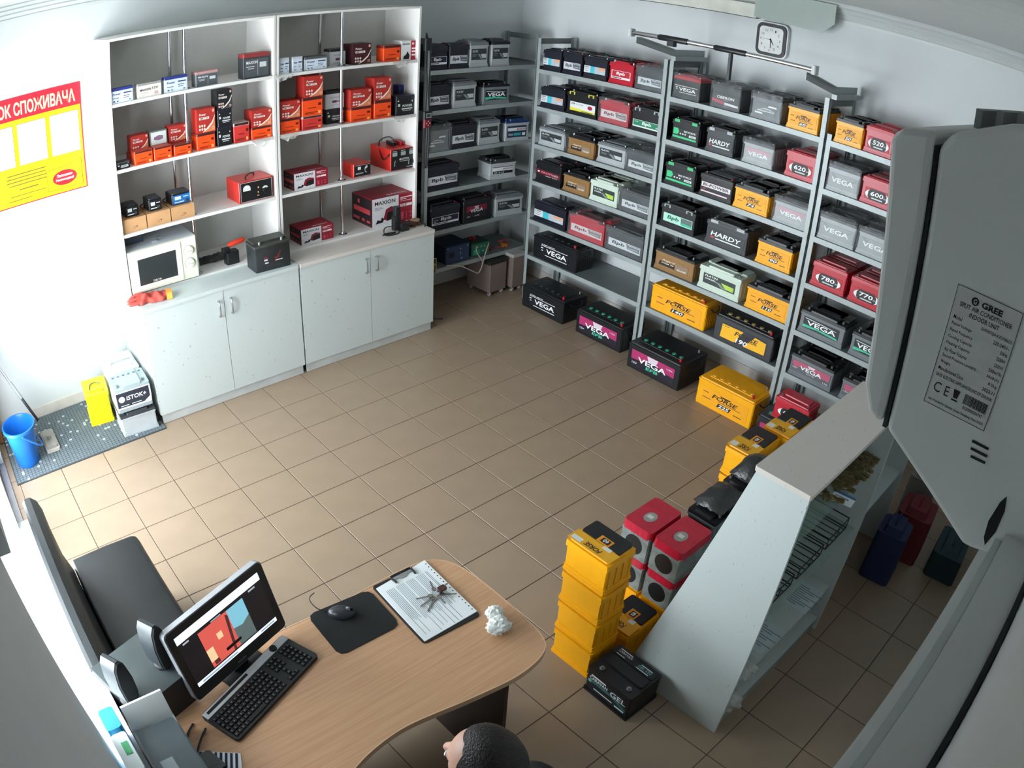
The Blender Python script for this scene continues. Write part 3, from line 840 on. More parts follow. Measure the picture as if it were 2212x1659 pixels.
SPEC['efbs'] = ('black car battery with a dark red label', 'black', 'black', 'flat', 'red', ((.12, .22, .84, .84), '231A1E', [('7A1834', [[(0, .50), (.5, .66), (1, .5), (1, 1), (0, 1)]]), ('C9B6C0', [[(.38, .96), (.62, .96), (.56, .72), (.44, .72)]])], [('VEGA', 'E8EAEA', .18, .46, .64, .28, 0), ('12V', 'D8DADA', .04, .10, .14, .10, 0), ('AGM', 'D8DADA', .40, .10, .24, .10, .1)]))
for sh, items in CK:
    for k, (x0, w, h, kind, rot) in enumerate(items):
        battery('car_battery', '%s, %s, corner rack %s shelf' % (SPEC[kind][0].split(', wrapped')[0], ORD[k].replace(' from left', ''), SHN[sh]), (x0, -.615, ZK[sh]), PI + rot, w, .20, h, kind, 'battery', 'batteries on the corner rack')

# ------------------------------------------------------------------ white base cupboards along the back wall
YC = -.318
for k, (x1, x0) in enumerate(((.158, -1.030), (-1.040, -2.236))):
    t = thing('base_cupboard', 'white speckled two-door base cupboard, %s' % ('left of the pair under the microwave' if k == 0 else 'right of the pair beside the corner rack'), 'cupboard', (x1, YC, 0), PI, 'white base cupboards')
    w = x1 - x0
    G().box(0, .02, .07, .016, .72, .85).box(w - .016, .02, .07, w, .72, .85).box(.016, .70, .07, w - .016, .72, .85).box(.016, .02, .07, w - .016, .70, .086).build('body', LAM, t)
    G().box(.012, .018, 0, w - .012, .034, .07).build('kick_plate', P('B9BDBB', .5), t)
    G().rbox(-.004, -.012, .85, w - .002, .725, .876, .004).build('worktop', LAMTOP if k else LAM, t)
    for q in range(2):
        a, b = (.002, w / 2 - .002) if q == 0 else (w / 2 + .002, w - .002)
        dd = G().box(a, 0, .075, b, .018, .846).build('door', LAM, t)
        hx = b - .045 if q == 0 else a + .045
        G().tube([(hx, 0, .665), (hx, -.024, .672), (hx, -.032, .72), (hx, -.024, .768), (hx, 0, .775)], .006, 8, 4).build('handle', STEEL, dd, True)

# tall shelving standing on the worktops
YS = -.56
ZW = [2.203, 1.766, 1.324]       # shelf tops
SHELFM = mat('cream_laminate', 'D8D6D2', .45, var=.02)
BACKM = mat('grey_back_board', 'B9BAB6', .6, var=.03)
for k, (x1, x0) in enumerate(((.176, -1.022), (-1.030, -2.236))):
    t = thing('shelving_unit', 'tall white open shelving unit with chrome poles, %s of the pair' % ('left' if k == 0 else 'right'), 'shelves', (x1, YS, .876), PI, 'white open shelving units')
    w, H, D = x1 - x0, 2.632 - .876, .47
    for a in (0, w - .017):
        G().box(a, 0, 0, a + .017, D, H).build('side_panel', SHELFM, t)
    G().box(.017, .002, H - .017, w - .017, D, H).build('top_panel', SHELFM, t)
    G().box(.017, .002, 0, w - .017, D, .016).build('bottom_panel', SHELFM, t)
    G().box(.017, D - .006, .016, w - .017, D, H - .017).build('back_panel', BACKM, t)
    for z in ZW:
        G().box(.017, .004, z - .876 - .022, w - .017, D - .006, z - .876).build('shelf', SHELFM, t)
    for y in (.062, .395):
        px = .552
        p = G().cyl((px, y, .016), (px, y, H - .017), .0125, None, 14).build('chrome_pole', CHROME, t, True)
        for z in [.016] + [q - .876 for q in ZW]:
            G().loft([((px, y, z), .034), ((px, y, z + .004), .034), ((px, y, z + .012), .018), ((px, y, z + .022), .016)], 14).build('pole_flange', CHROME, p, True)

# ------------------------------------------------------------------ goods on the white shelves (from left to right)
def wallx(u, v, Y):
    return on(u, v, 1, Y)


def span(c, b, Y):
    (ox, oy, s) = c
    f = lambda u, v: wallx(ox + u / s, oy + v / s, Y)
    a, e, t_ = f(b[0], b[1]), f(b[2], b[3]), f(b[4], b[5])
    return a.x, max(.03, a.x - e.x), max(.03, t_.z - a.z), a.z


A2, A3, A4, A5 = (480, 60, 5.027), (220, 280, 5.027), (580, 280, 5.8211), (200, 0, 4.6083)


def words(parent, items, w, h, y=-.0018):
    for s, c, fx, fz, fw, fh, sh in items:
        text(parent, s, P(c, .55, var=.02), fx * w, fz * h, fw * w, fh * h, y, sh)


def moto(label, x, z, w, d, h, body, lid, kind, Y=-.60, rz=PI):
    """small motorcycle or alarm battery"""
    t = thing('small_battery', label, 'battery', (x, Y, z), rz, 'small batteries on the white shelves')
    hc = h * .84
    G().rbox(0, 0, 0, w, d, hc, .003).build('case', body, t)
    l = G().rbox(-.001, -.001, hc, w + .001, d + .001, h, .003, taper=.98).build('lid', lid, t)
    for fx in (.1, .9):
        G().box(fx * w - .006, d * .18, h - .004, fx * w + .006, d * .34, h + .001).build('terminal', LEAD, t)
    if kind == 'alarm':
        lb = patch(t, [(.04, .04, .96, .80)], P('C6D0DC', .5, var=.02), -.0010, 'label', 'front', 0, 0, w, h)
        patch(lb, [(.58, .60, .92, .68), (.10, .34, .38, .38), (.58, .42, .84, .46), (.58, .30, .80, .34), (.12, .12, .2, .2), (.28, .12, .34, .2), (.80, .12, .88, .18)], P('2A3350'), -.0014, 'print', 'front', 0, 0, w, h)
        words(lb, [('Power', '1E2A6A', .10, .56, .36, .14, .15)], w, h)
    elif kind == 'orange':
        patch(t, [(.28, .40, .68, .44), (.12, .16, .74, .20), (.12, .10, .6, .13)], P('6A1A08'), -.0012, 'print', 'front', 0, 0, w, h)
        patch(t, [(.78, .52, .92, .66)], P('5A1408'), -.0012, 'emblem', 'front', 0, 0, w, h)
        patch(t, [ellipse(.84, .16, .07, .09)], P('E8A45A'), -.0012, 'seal', 'front', 0, 0, w, h)
        patch(l, [(.06, .86, .94, .98)], P('3A1A18'), -.0016, 'print', 'front', 0, 0, w, h)
    elif kind == 'black':
        patch(t, [(.30, .30, .88, .36), (.36, .22, .8, .25), (.08, .72, .16, .78), (.84, .66, .9, .74), (.10, .46, .22, .60)], P('C8CCCC'), -.0012, 'print', 'front', 0, 0, w, h)
        words(t, [('POWER', 'D8DCDC', .34, .42, .52, .12, .2)], w, h, -.0014)
    elif kind == 'maxgrey':
        lb = patch(t, [(.05, .05, .95, .78)], P('4A5054', .5), -.0010, 'label', 'front', 0, 0, w, h)
        patch(lb, [(.10, .46, .42, .49), (.16, .38, .40, .41), (.62, .42, .88, .62), (.54, .10, .55, .74)], P('C4C8CA'), -.0014, 'print', 'front', 0, 0, w, h)
        words(lb, [('MAXION', 'E0E3E4', .10, .58, .44, .12, .1)], w, h)
    elif kind == 'silver':
        patch(t, [(.22, .58, .80, .66), (.30, .18, .70, .22)], P('A9B0B8'), -.0012, 'print', 'front', 0, 0, w, h)
        patch(t, [(.36, .32, .60, .46)], P('6A3040'), -.0013, 'emblem', 'front', 0, 0, w, h)
        words(t, [('MOTO', '5A5F66', .62, .34, .24, .10, 0)], w, h, -.0013)
    elif kind == 'beige':
        words(t, [('MAXION', '4A4048', .10, .46, .46, .16, .1), ('12V', '6A6068', .62, .50, .24, .16, 0)], w, h, -.0012)
        patch(t, [(.70, .14, .84, .36), (.12, .32, .44, .35)], P('B99AA0'), -.0012, 'print', 'front', 0, 0, w, h)
    return t


def carton(label, x, z, w, d, h, kind, Y=-.60, rz=PI, name='carton', group='boxed batteries on the white shelves'):
    """printed cardboard box"""
    base = {'red': 'A82A22', 'dark': '3A1218', 'black': '16181A', 'white': 'D9DADA', 'frame': '70746E', 'kraft': 'B98E63'}[kind]
    t = thing(name, label, 'box', (x, Y, z), rz, group)
    G().box(0, 0, 0, w, d, h - .002).build('body', P(base, .5), t)
    for a, b in ((.001, d / 2 - .001), (d / 2 + .001, d - .001)):
        G().box(.001, a, h - .002, w - .001, b, h).build('flap', P(base, .5), t)
    if kind in ('red', 'dark', 'black'):
        lo = {'red': 'C8744A', 'dark': '4A1822', 'black': '3A3E42'}[kind]
        p1 = patch(t, [[(.30, .03), (.97, .03), (.97, .62), (.80, .36), (.56, .16)]], P(lo, .5), -.0008, 'print', 'front', 0, 0, w, h)
        patch(p1, [[(.28, .03), (.32, .03), (.60, .15), (.84, .35), (.99, .64), (.99, .70), (.80, .40), (.54, .20)], (.12, .56, .66, .66)], P('E6D6CE'), -.0010, 'print', 'front', 0, 0, w, h)
        patch(p1, [ellipse(.14 + .13 * (q % 3), .30 - .14 * (q // 3), .05, .055, 10) for q in range(6)], P('E2C7BC'), -.0012, 'seal', 'front', 0, 0, w, h)
        patch(p1, [ellipse(.90, .88, .06, .07, 10), (.80, .10, .95, .13), (.80, .16, .95, .20)], P('D9A08C'), -.0012, 'print', 'front', 0, 0, w, h)
        words(p1, [('SMF YTX', '15171A' if kind != 'black' else '15171A', .15, .575, .46, .07, .1), ('Power', 'E6D6CE', .12, .72, .38, .10, .2)], w, h, -.0014)
    if kind == 'frame':
        p1 = patch(t, [(.06, .08, .94, .92)], P('D5DAD8', .5), -.0008, 'print', 'front', 0, 0, w, h)
        patch(p1, [[(.22, .42), (.50, .34), (.76, .40), (.76, .62), (.50, .68), (.24, .58)]], P('8A6A84'), -.0012, 'emblem', 'front', 0, 0, w, h)
    if kind == 'white':
        p1 = patch(t, [(.62, 0, 1, 1)], P('A0162C', .5), -.0008, 'print', 'front', 0, 0, w, h)
        patch(p1, [(.68, .22, .92, .30), (.68, .40, .94, .48), (.68, .56, .94, .64), (.70, .80, .82, .90)], P('EDE3E3'), -.0012, 'print', 'front', 0, 0, w, h)
        patch(p1, [[(.12, .06), (.50, .06), (.54, .24), (.40, .46), (.30, .30), (.14, .20)]], BLACK, -.0012, 'picture', 'front', 0, 0, w, h)
        words(p1, [('MAXION', '2A2226', .08, .80, .44, .08, 0)], w, h, -.0014)
    if kind == 'kraft':
        patch(t, [(.46, .38, .62, .42), (.56, .30, .62, .40), (.40, .24, .56, .28)], P('8E6A48'), -.0008, 'print', 'front', 0, 0, w, h)
    return t


def goods(fn, crop, b, z, Y, d, *a, **k):
    x, w, h, zz = span(crop, b, Y)
    return fn(a[0], x, z, w, d, h, *a[1:], Y=Y, **k)


BLUET = mat('blue_lid_plastic', '23307A', .4)
PINKR = mat('pink_red_plastic', 'C8342E', .4)
Z1, Z2, Z3, Z4 = ZW[0], ZW[1], ZW[2], .892
moto_, cart_ = moto, carton
# left unit, upper shelf
goods(moto, A5, (180, 1055, 410, 1010, 175, 905), Z1, -.575, .065, 'blue-topped white alarm battery at the left end of the upper shelf', P('B9C2CC'), BLUET, 'alarm')
goods(moto, A5, (450, 1005, 690, 965, 440, 860), Z1, -.575, .065, 'beige alarm battery between two blue-topped ones', P('CFC9C0'), P('8A8A84'), 'beige')
goods(moto, A5, (720, 955, 950, 905, 715, 800), Z1, -.575, .065, 'blue-topped white alarm battery in front of the left chrome poles', P('B9C2CC'), BLUET, 'alarm')
goods(moto, A5, (1030, 885, 1250, 845, 1035, 735), Z1, -.59, .09, 'grey motorcycle battery with a pinkish lid right of the chrome poles', GREYP, P('B98A8A'), 'maxgrey')
goods(moto, A5, (1505, 795, 1760, 750, 1505, 545), Z1, -.585, .10, 'tall grey battery with red lid at the right end of upper shelf', DKGREY, P('8A3030'), 'maxgrey')
# left unit, second shelf: bottom layer then what stands on it
def pile(rows):
    """rows: (fn, crop, box, Y, depth, label, args); stacked from the bottom up"""
    z = Z2
    for fn, crop, b, Y, d, *a in rows:
        x, w, h, _ = span(crop, b, Y)
        fn(a[0], x, z, w, d, h, *a[1:], Y=Y)
        z += h + .0015


pile([(moto, A3, (165, 455, 310, 425, 165, 375), -.575, .07, 'small low black battery at the left end of the second shelf', BLACK, DKGREY, 'black')])
pile([(moto, A5, (425, 1655, 605, 1615, 415, 1520), -.575, .09, 'orange motorcycle battery, leftmost of the orange row', ORANGE, P('B8351A'), 'orange')])
pile([(carton, A5, (375, 1590, 540, 1560, 372, 1492), -.675, .10, 'dark red carton under another behind the leftmost orange battery', 'red'),
      (carton, A5, (385, 1490, 560, 1465, 365, 1330), -.675, .10, 'red carton topmost behind the leftmost orange battery', 'red')])
pile([(moto, A5, (620, 1620, 795, 1580, 615, 1490), -.575, .09, 'orange motorcycle battery under the grey framed carton, second in the row', ORANGE, P('B8351A'), 'orange')])
pile([(carton, A5, (575, 1555, 745, 1520, 565, 1440), -.675, .10, 'red carton beneath the grey framed white carton', 'red'),
      (carton, A5, (575, 1440, 745, 1405, 560, 1295), -.675, .10, 'white carton with grey frame among the red cartons', 'frame')])
pile([(moto, A5, (820, 1580, 990, 1530, 820, 1470), -.575, .085, 'orange motorcycle battery left of the chrome pole, third in row', ORANGE, P('8A2A22'), 'orange')])
pile([(carton, A5, (765, 1535, 940, 1500, 755, 1420), -.672, .10, 'red carton, lower of two left of the chrome pole', 'red'),
      (carton, A5, (765, 1420, 940, 1385, 750, 1265), -.672, .10, 'red carton, upper of two left of the chrome pole', 'red')])
pile([(moto, A5, (1045, 1510, 1225, 1475, 1035, 1345), -.585, .12, 'orange motorcycle battery under a tall red carton', ORANGE, P('8A2A22'), 'orange'),
      (carton, A5, (1045, 1330, 1225, 1295, 1015, 1095), -.585, .12, 'tall red carton on an orange battery right of the left pole', 'red')])
pile([(moto, A5, (1250, 1475, 1390, 1440, 1235, 1285), -.585, .11, 'black motorcycle battery, lowest of the black column', BLACK, NAVY, 'black'),
      (moto, A5, (1250, 1275, 1390, 1240, 1235, 1110), -.585, .11, 'black motorcycle battery in the middle of the black column', BLACK, NAVY, 'black'),
      (carton, A5, (1240, 1105, 1390, 1075, 1190, 920), -.585, .11, 'black carton on top of the black column of batteries', 'black')])
pile([(moto, A5, (1410, 1435, 1565, 1400, 1395, 1240), -.585, .10, 'salmon red battery with a milky top beside the black column', PINKR, P('B9A4A0'), 'orange')])
pile([(moto, A5, (1585, 1390, 1785, 1350, 1575, 1275), -.585, .12, 'orange motorcycle battery at the right end of left unit', ORANGE, P('8A2A22'), 'orange'),
      (carton, A5, (1585, 1260, 1785, 1230, 1540, 1100), -.585, .13, 'red carton at the right end of the left unit second shelf', 'red')])
# right unit, upper shelf
goods(moto, A2, (620, 510, 730, 485, 615, 340), Z1, -.585, .07, 'small white upright battery, first on upper shelf of right unit', P('C9CDD2'), P('B9BEC4'), 'alarm')
goods(moto, A2, (765, 490, 872, 470, 760, 325), Z1, -.585, .07, 'small white upright battery, second on upper shelf of right unit', P('C9CDD2'), P('B9BEC4'), 'alarm')
goods(moto, A2, (895, 475, 1140, 440, 885, 330), Z1, -.585, .09, 'low wide grey alarm battery left of the right chrome poles', P('9CA0A0'), P('4A4E50'), 'alarm')
goods(moto, A2, (1165, 435, 1340, 410, 1160, 250), Z1, -.66, .09, 'silver motorcycle battery with a black lid beside the right poles', P('C4C6CA'), BLACK, 'silver')
goods(carton, A2, (1420, 415, 1615, 385, 1385, 195), Z1, -.60, .14, 'dark maroon carton right of the right chrome poles', 'dark')
goods(moto, A2, (1750, 360, 1935, 335, 1740, 185), Z1, -.60, .10, 'orange battery on upper shelf beside the white and red carton', ORANGE, P('8A2A22'), 'orange')
goods(carton, A2, (1945, 355, 2105, 330, 1905, 150), Z1, -.60, .12, 'white and red carton at the right end of upper shelf', 'white')
# right unit, second shelf
pile([(moto, A2, (630, 1165, 845, 1120, 620, 1010), -.59, .12, 'orange battery at the left end of the right unit', ORANGE, P('8A2A22'), 'orange'),
      (carton, A2, (630, 990, 850, 960, 620, 800), -.59, .12, 'red carton on the leftmost orange battery of right unit', 'red')])
pile([(moto, A2, (870, 1130, 1090, 1095, 860, 985), -.585, .12, 'salmon red battery at the bottom of the tallest column', PINKR, P('B9A4A0'), 'orange'),
      (moto, A2, (870, 970, 1090, 935, 860, 770), -.585, .12, 'orange battery in the middle of the tallest column', ORANGE, P('8A2A22'), 'orange'),
      (carton, A2, (890, 745, 1095, 715, 880, 520), -.585, .13, 'red carton on top of the tallest column of right unit', 'red')])
pile([(moto, A2, (1125, 1060, 1335, 1045, 1115, 900), -.66, .09, 'black battery beneath the white one by the right pole', BLACK, NAVY, 'black'),
      (moto, A2, (1120, 880, 1325, 860, 1110, 690), -.66, .09, 'white battery with a black lid on a black one', P('C4C6CA'), BLACK, 'silver')])
pile([(moto, A2, (1395, 1050, 1620, 1015, 1390, 895), -.59, .12, 'orange battery just right of the right chrome pole', ORANGE, P('8A2A22'), 'orange'),
      (carton, A2, (1395, 885, 1620, 850, 1375, 695), -.59, .13, 'red carton just right of the right chrome pole', 'red')])
pile([(moto, A2, (1650, 1010, 1835, 975, 1640, 815), -.59, .12, 'orange battery under the second tall red carton', ORANGE, P('8A2A22'), 'orange'),
      (carton, A2, (1650, 795, 1835, 765, 1625, 555), -.59, .13, 'tall red carton above an orange battery, right unit', 'red')])
pile([(moto, A2, (1885, 950, 2085, 910, 1870, 740), -.59, .10, 'black battery in a clear bag at the right end, second shelf', BLACK, NAVY, 'black')])
x, w, h, zz = span(A2, (1880, 900, 1990, 880, 1870, 620), -.78)
moto('dark blue battery behind the bagged black one', x, Z2, w, .08, h, P('2A2C5A'), P('23307A'), 'plain', -.74)
# crumpled clear bags hanging over shelf edges
for u, v, z, wh in ((612, 165, Z1, 'left end of right upper shelf'), (866, 136, Z1, 'right end of upper shelf'), (566, 303, Z2, 'second shelf of left unit'), (625, 300, Z2, 'left end of right second shelf'), (868, 254, Z2, 'right end of second shelf')):
    p = on(u, v, 1, -.545)
    r_ = random.Random(int(u))
    o = G().grid(lambda a, b: (p.x + .075 - .15 * a, -.545 + .014 * r_.random() - .03 * (b > .8), z - .006 - .06 * (1 - b) * (.4 + .6 * r_.random()) * math.sin(PI * a) ** .5 + .008 * r_.random() * (b < .9) + .006 * (b > .8)), 8, 4).build('plastic_bag', BAG, None, True)
    tag(o, 'crumpled clear plastic bag over the edge, ' + wh, 'plastic bag', 'clear bags over the shelf edges')

# ------------------------------------------------------------------ chargers and boxes on the lower white shelves
def charger(label, x, z, w, d, h, kind, Y=-.60, rz=PI):
    t = thing('battery_charger', label, 'charger', (x, Y, z), rz, 'battery chargers on the white shelves')
    big = kind in ('dial', 'meter', 'smallred')
    G().rbox(0, .006, 0, w, d, h, .004 if big else .012, 1 if big else 3).build('housing', REDL if big else BLACK, t)
    fm = BLACK if kind != 'blue' else mat('blue_panel', '1F6AB0', .3)
    f = G().box(.006 if big else .01, 0, .006, w - (.006 if big else .01), .008, h - .006).build('front_panel', fm, t)
    wf = P('D6DAD8', .4)
    if kind == 'dial':
        patch(f, [ellipse(.22, .66, .11, .17, 14, 0, PI) + [(.11, .56), (.33, .56)]], wf, -.0006, 'meter', 'front', 0, 0, w, h)
        patch(f, [ellipse(.56, .62, .025, .05, 10), ellipse(.55, .40, .02, .05, 8), (.52, .22, .58, .26)], P('C9A06A'), -.0008, 'indicator', 'front', 0, 0, w, h)
        patch(f, [(.04, .04, .96, .055), (.04, .945, .96, .96), (.04, .04, .048, .96), (.952, .04, .96, .96)], wf, -.0008, 'print', 'front', 0, 0, w, h)
        G().loft([((.76 * w, 0, .42 * h), .020), ((.76 * w, -.014, .42 * h), .017), ((.76 * w, -.015, .42 * h), .002)], 14).build('knob', BLACK, f, True)
        patch(f, [ellipse(.76, .45, .10, .19, 14, .5, 2.7)], wf, -.0008, 'print', 'front', 0, 0, w, h)
    elif kind == 'meter':
        for k in range(3):
            patch(f, [(.05 + .33 * k, .68, .24 + .33 * k, .86)], P('9AA4A2', .4), -.0006, 'display', 'front', 0, 0, w, h)
            patch(f, [(.06 + .33 * k, .90, .22 + .33 * k, .92)], wf, -.0006, 'print', 'front', 0, 0, w, h)
        for k in (.22, .78):
            G().loft([((k * w, 0, .32 * h), .022), ((k * w, -.012, .32 * h), .018), ((k * w, -.013, .32 * h), .002)], 14).build('knob', BLACK, f, True)
            patch(f, [[(k - .10, .22), (k - .09, .40), (k - .04, .48), (k - .05, .40), (k - .075, .32), (k - .07, .22)]], wf, -.0008, 'print', 'front', 0, 0, w, h)
        text(f, 'MAXION', wf, .32 * w, .46 * h, .38 * w, .10 * h, -.0008, .2)
        patch(f, [(.34, .40, .68, .42), (.60, .10, .92, .12)], wf, -.0008, 'print', 'front', 0, 0, w, h)
    elif kind == 'smallred':
        patch(f, [(.06, .90, .94, .92), (.06, .06, .94, .08), (.22, .58, .40, .80)], wf, -.0008, 'print', 'front', 0, 0, w, h)
        text(f, 'MAXION', wf, .10 * w, .26 * h, .44 * w, .10 * h, -.0008, .2)
        G().loft([((.74 * w, 0, .5 * h), .016), ((.74 * w, -.010, .5 * h), .013), ((.74 * w, -.011, .5 * h), .002)], 12).build('knob', BLACK, f, True)
        patch(f, [ellipse(.74, .55, .12, .26, 12, 1.2, 4.6)], wf, -.0006, 'print', 'front', 0, 0, w, h)
    else:
        patch(f, [(.14, .48, .46, .80)], P('C9CFD2', .3), -.0008, 'display', 'front', 0, 0, w, h)
        patch(f, [(.56, .66, .84, .72), (.12, .20, .60, .28)], wf, -.0008, 'print', 'front', 0, 0, w, h)
        G().loft([((.74 * w, 0, .30 * h), .011), ((.74 * w, -.008, .30 * h), .009), ((.74 * w, -.009, .3 * h), .001)], 12).build('knob', DKGREY, f, True)
    if kind == 'dial':
        G().tube([(.30 * w, d * .25, h), (.34 * w, d * .35, h + .016), (.52 * w, d * .50, h + .024), (.66 * w, d * .62, h + .016), (.72 * w, d * .70, h)], .006, 6, 4).build('carry_handle', BLACK, t, True)
    if not big:
        G().tube([(.0, d * .7, h * .5), (-.03, d * .8, h * .3), (-.02, d * .6, .01), (.02, d * .98, .02)], .004, 6, 4).build('cable', BLACK, t, True)
        G().rbox(.06 * w, .12 * d, h, .94 * w, .9 * d, h + .006, .01).build('top_plate', DKGREY, t)
    return t


kb = [(240, 1140, 497, 1066), (503, 1064, 757, 991), (763, 989, 1015, 917)]
for k, q in enumerate(kb):
    x, w, h, _ = span(A3, (q[0], q[1], q[2], q[3], q[0] - 8, q[1] - 145), -.585)
    kh = h
    carton('plain brown cardboard box, %s of three in a row' % ['left', 'middle', 'right'][k], x, Z3, w - .003, .24, .094, 'kraft', -.585, group='plain cardboard boxes')
for lab_, b, kd, dp in (('small black charger with a pale display on the left cardboard box', (270, 965, 410, 930, 262, 850), 'blk', .15), ('small black charger on the middle cardboard box', (520, 905, 660, 862, 512, 785), 'blk', .16), ('black charger with a bright blue front on the right cardboard box', (770, 845, 980, 800, 762, 735), 'blue', .16)):
    x, w, h, _ = span(A3, b, -.62)
    charger(lab_, x, Z3 + .0955, w, dp, h, kd, -.62)
x, w, h, _ = span(A3, (1500, 795, 1865, 718, 1485, 570), -.585)
charger('red charger with round meter and carrying handle', x, Z3, w, .24, h, 'dial', -.585)
x, w, h, _ = span(A4, (1075, 595, 1290, 548, 1058, 430), -.60)
charger('small red charger with black front behind the right chrome pole', x, Z3, w, .20, h, 'smallred', -.60)
x, w, h, _ = span(A4, (1540, 525, 1855, 458, 1517, 262), -.595)
t = charger('large red charger with three displays and clamps on top', x, Z3, w, .30, h, 'meter', -.595)
# clamps and lead on the big charger
c_ = G().tube([(.06, .06, h), (-.02, .02, h * .7), (-.015, .10, h * .5), (.02, .2, h + .03), (.09, .16, h + .07), (.12, .12, h + .02)], .005, 6, 5).build('lead', BLACK, t, True)
for dx, m in ((.08, BLACK), (.15, RED)):
    G().ext([(dx, .10), (dx + .02, .10), (dx + .035, .20), (dx + .02, .22), (dx + .008, .17)], 'z', h + .002, h + .03).ext([(dx + .03, .10), (dx + .05, .11), (dx + .03, .20), (dx + .018, .18)], 'z', h + .006, h + .026).build('clamp', m, t)


def maxbox(label, b, z, Y, d):
    x, w, h, _ = span(A4, b, Y)
    t = thing('charger_carton', label, 'box', (x, Y, z), PI, 'boxed chargers')
    MR = P('8E1428', .5)
    G().box(0, 0, 0, w, d, h - .002).build('body', MR, t)
    for a, c in ((.001, d / 2 - .001), (d / 2 + .001, d - .001)):
        G().box(.001, a, h - .002, w - .001, c, h).build('flap', MR, t)
    f = patch(t, [(0, 0, .62, 1)], P('CFCDD0', .5), -.0008, 'print', 'front', 0, 0, w, h)
    text(f, 'MAXION', P('2A2028'), .06 * w, .76 * h, .48 * w, .14 * h, -.0012)
    patch(f, [(.06, .66, .22, .68), (.06, .62, .26, .64), (.06, .58, .2, .60)], P('7A8A94'), -.0012, 'print', 'front', 0, 0, w, h)
    p = patch(f, [[(.26, .22), (.32, .56), (.44, .64), (.58, .56), (.58, .20), (.36, .14)]], P('7A1A2C'), -.0012, 'picture', 'front', 0, 0, w, h)
    patch(f, [[(.34, .14), (.36, .44), (.58, .50), (.58, .20)], [(.08, .10), (.24, .12), (.28, .24), (.22, .30), (.20, .20), (.12, .24)]], BLACK, -.0015, 'picture', 'front', 0, 0, w, h)
    patch(f, [(.66, .86, .94, .89), (.66, .80, .80, .83), (.66, .74, .92, .755), (.66, .54, .78, .64), (.80, .54, .94, .64)], P('E9DADD'), -.0012, 'print', 'front', 0, 0, w, h)
    text(f, '8A', MR, .68 * w, .56 * h, .08 * w, .06 * h, -.0016)
    patch(f, [(.68, .10, .74, .34), (.80, .10, .82, .34), (.88, .12, .94, .18), (.88, .26, .94, .32)], P('B8465A'), -.0012, 'print', 'front', 0, 0, w, h)
    s = G().box(w, .004, .004, w + .0008, d - .004, h - .006).build('side_print', P('231A1E', .5), t)
    s.location = (-w - .0009, 0, 0)
    g = G()
    for a, b_, c, e in ((.10, .42, .90, .60), (.62, .12, .92, .22), (.10, .12, .26, .20), (.36, .12, .50, .22), (.60, .72, .70, .86)):
        g.box(-.0012, a * d, b_ * h, -.0010, c * d, e * h)
    g.build('side_print', P('B23A40', .5), t)
    text(t, 'MAXION', P('E3C2C8'), .42 * w, d * .12, .46 * w, .10 * d, h + .0008, mode='top')
    return t


maxbox('maroon and white charger carton on the middle shelf of right unit', (325, 745, 748, 667, 315, 535), Z3, -.60, .17)
maxbox('maroon and white charger carton lying on the right worktop', (415, 1425, 818, 1322, 408, 1232), Z4, -.60, .19)
maxbox('large maroon charger carton at the right end of the worktop', (1305, 1230, 1830, 1112, 1290, 880), Z4, -.595, .30)

# ------------------------------------------------------------------ things on the worktops
ZT = .877
A6 = (220, 440, 4.6083)
p0, p1 = on(220 + 320 / 4.6083, 440 + 905 / 4.6083, 2, ZT), on(220 + 955 / 4.6083, 440 + 705 / 4.6083, 2, ZT)
MX0, MW_ = .150, .505
t = thing('microwave_oven', 'cream microwave oven with black window and two dials', 'microwave', (MX0, -.545, Z4 + .006), PI)
MH = .30
CREAM = mat('cream_plastic', 'E2E0CF', .35, var=.02)
G().box(0, .03, .008, MW_, .38, MH).build('housing', P('B4BAC0', .35), t)
f = G().rbox(0, 0, .006, MW_, .03, MH, .006, 2).build('front_frame', CREAM, t)
dr_ = G().box(.012, -.006, .014, .385, .0, MH - .012).build('door', CREAM, t)
G().box(.060, -.0075, .055, .345, -.005, MH - .060).build('window', mat('dark_glass', '2C3234', .12, var=.05), dr_)
text(dr_, 'DELTA', P('D8DAD8'), .16, .062, .06, .013, -.0082)
for z, q in ((.205, 'upper'), (.115, 'lower')):
    k = G().loft([((.445, 0, z), .034), ((.445, -.014, z), .030), ((.445, -.016, z), .024), ((.445, -.016, z), .001)], 20).build('dial', CREAM, f, True)
    patch(k, [ellipse(.445, z, .041, .041, 24, -.6, 4.0) + ellipse(.445, z, .038, .038, 24, -.6, 4.0)[::-1], (.425, z - .002, .465, z + .002)], P('8A8A80'), -.0168 if False else -.0006, 'print')
    patch(k, [(.425, z - .0015, .465, z + .0015)], P('8A8A80'), -.0166, 'print')
G().box(.392, -.002, .02, .500, -.0, .055).build('door_button', CREAM, f)
for a in (.03, MW_ - .05):
    for b in (.05, .34):
        G().cyl((a, b, -.006), (a, b, .010), .012, None, 8).build('foot', BLACK, t)
o = thing('small_dark_box', 'small dark grey box on the left of the microwave', 'box', (.130, -.72, Z4 + .006 + MH), PI)
G().rbox(0, 0, 0, .15, .12, .055, .008, 2).build('case', P('3A4250', .5), o)
G().rbox(.004, .004, .055, .146, .116, .062, .008, 2).build('lid', P('454E5C', .5), o)
for k, (x, y) in enumerate(((-.06, -.66), (-.10, -.70))):
    o = G().rbox(x - .04, y, Z4 + .006 + MH, x, y + .028, Z4 + .006 + MH + .012, .004).build('pocket_item', P('8A9096'), None)
    tag(o, 'small grey item on the microwave top, %s one' % ('front' if k == 0 else 'rear'), 'small item', 'small items on the microwave')

# red glove
rg = random.Random(3)
t = thing('work_glove', 'crumpled red work glove with yellow cuff on the worktop', 'glove', (.045, -.44, ZT), PI - .25)


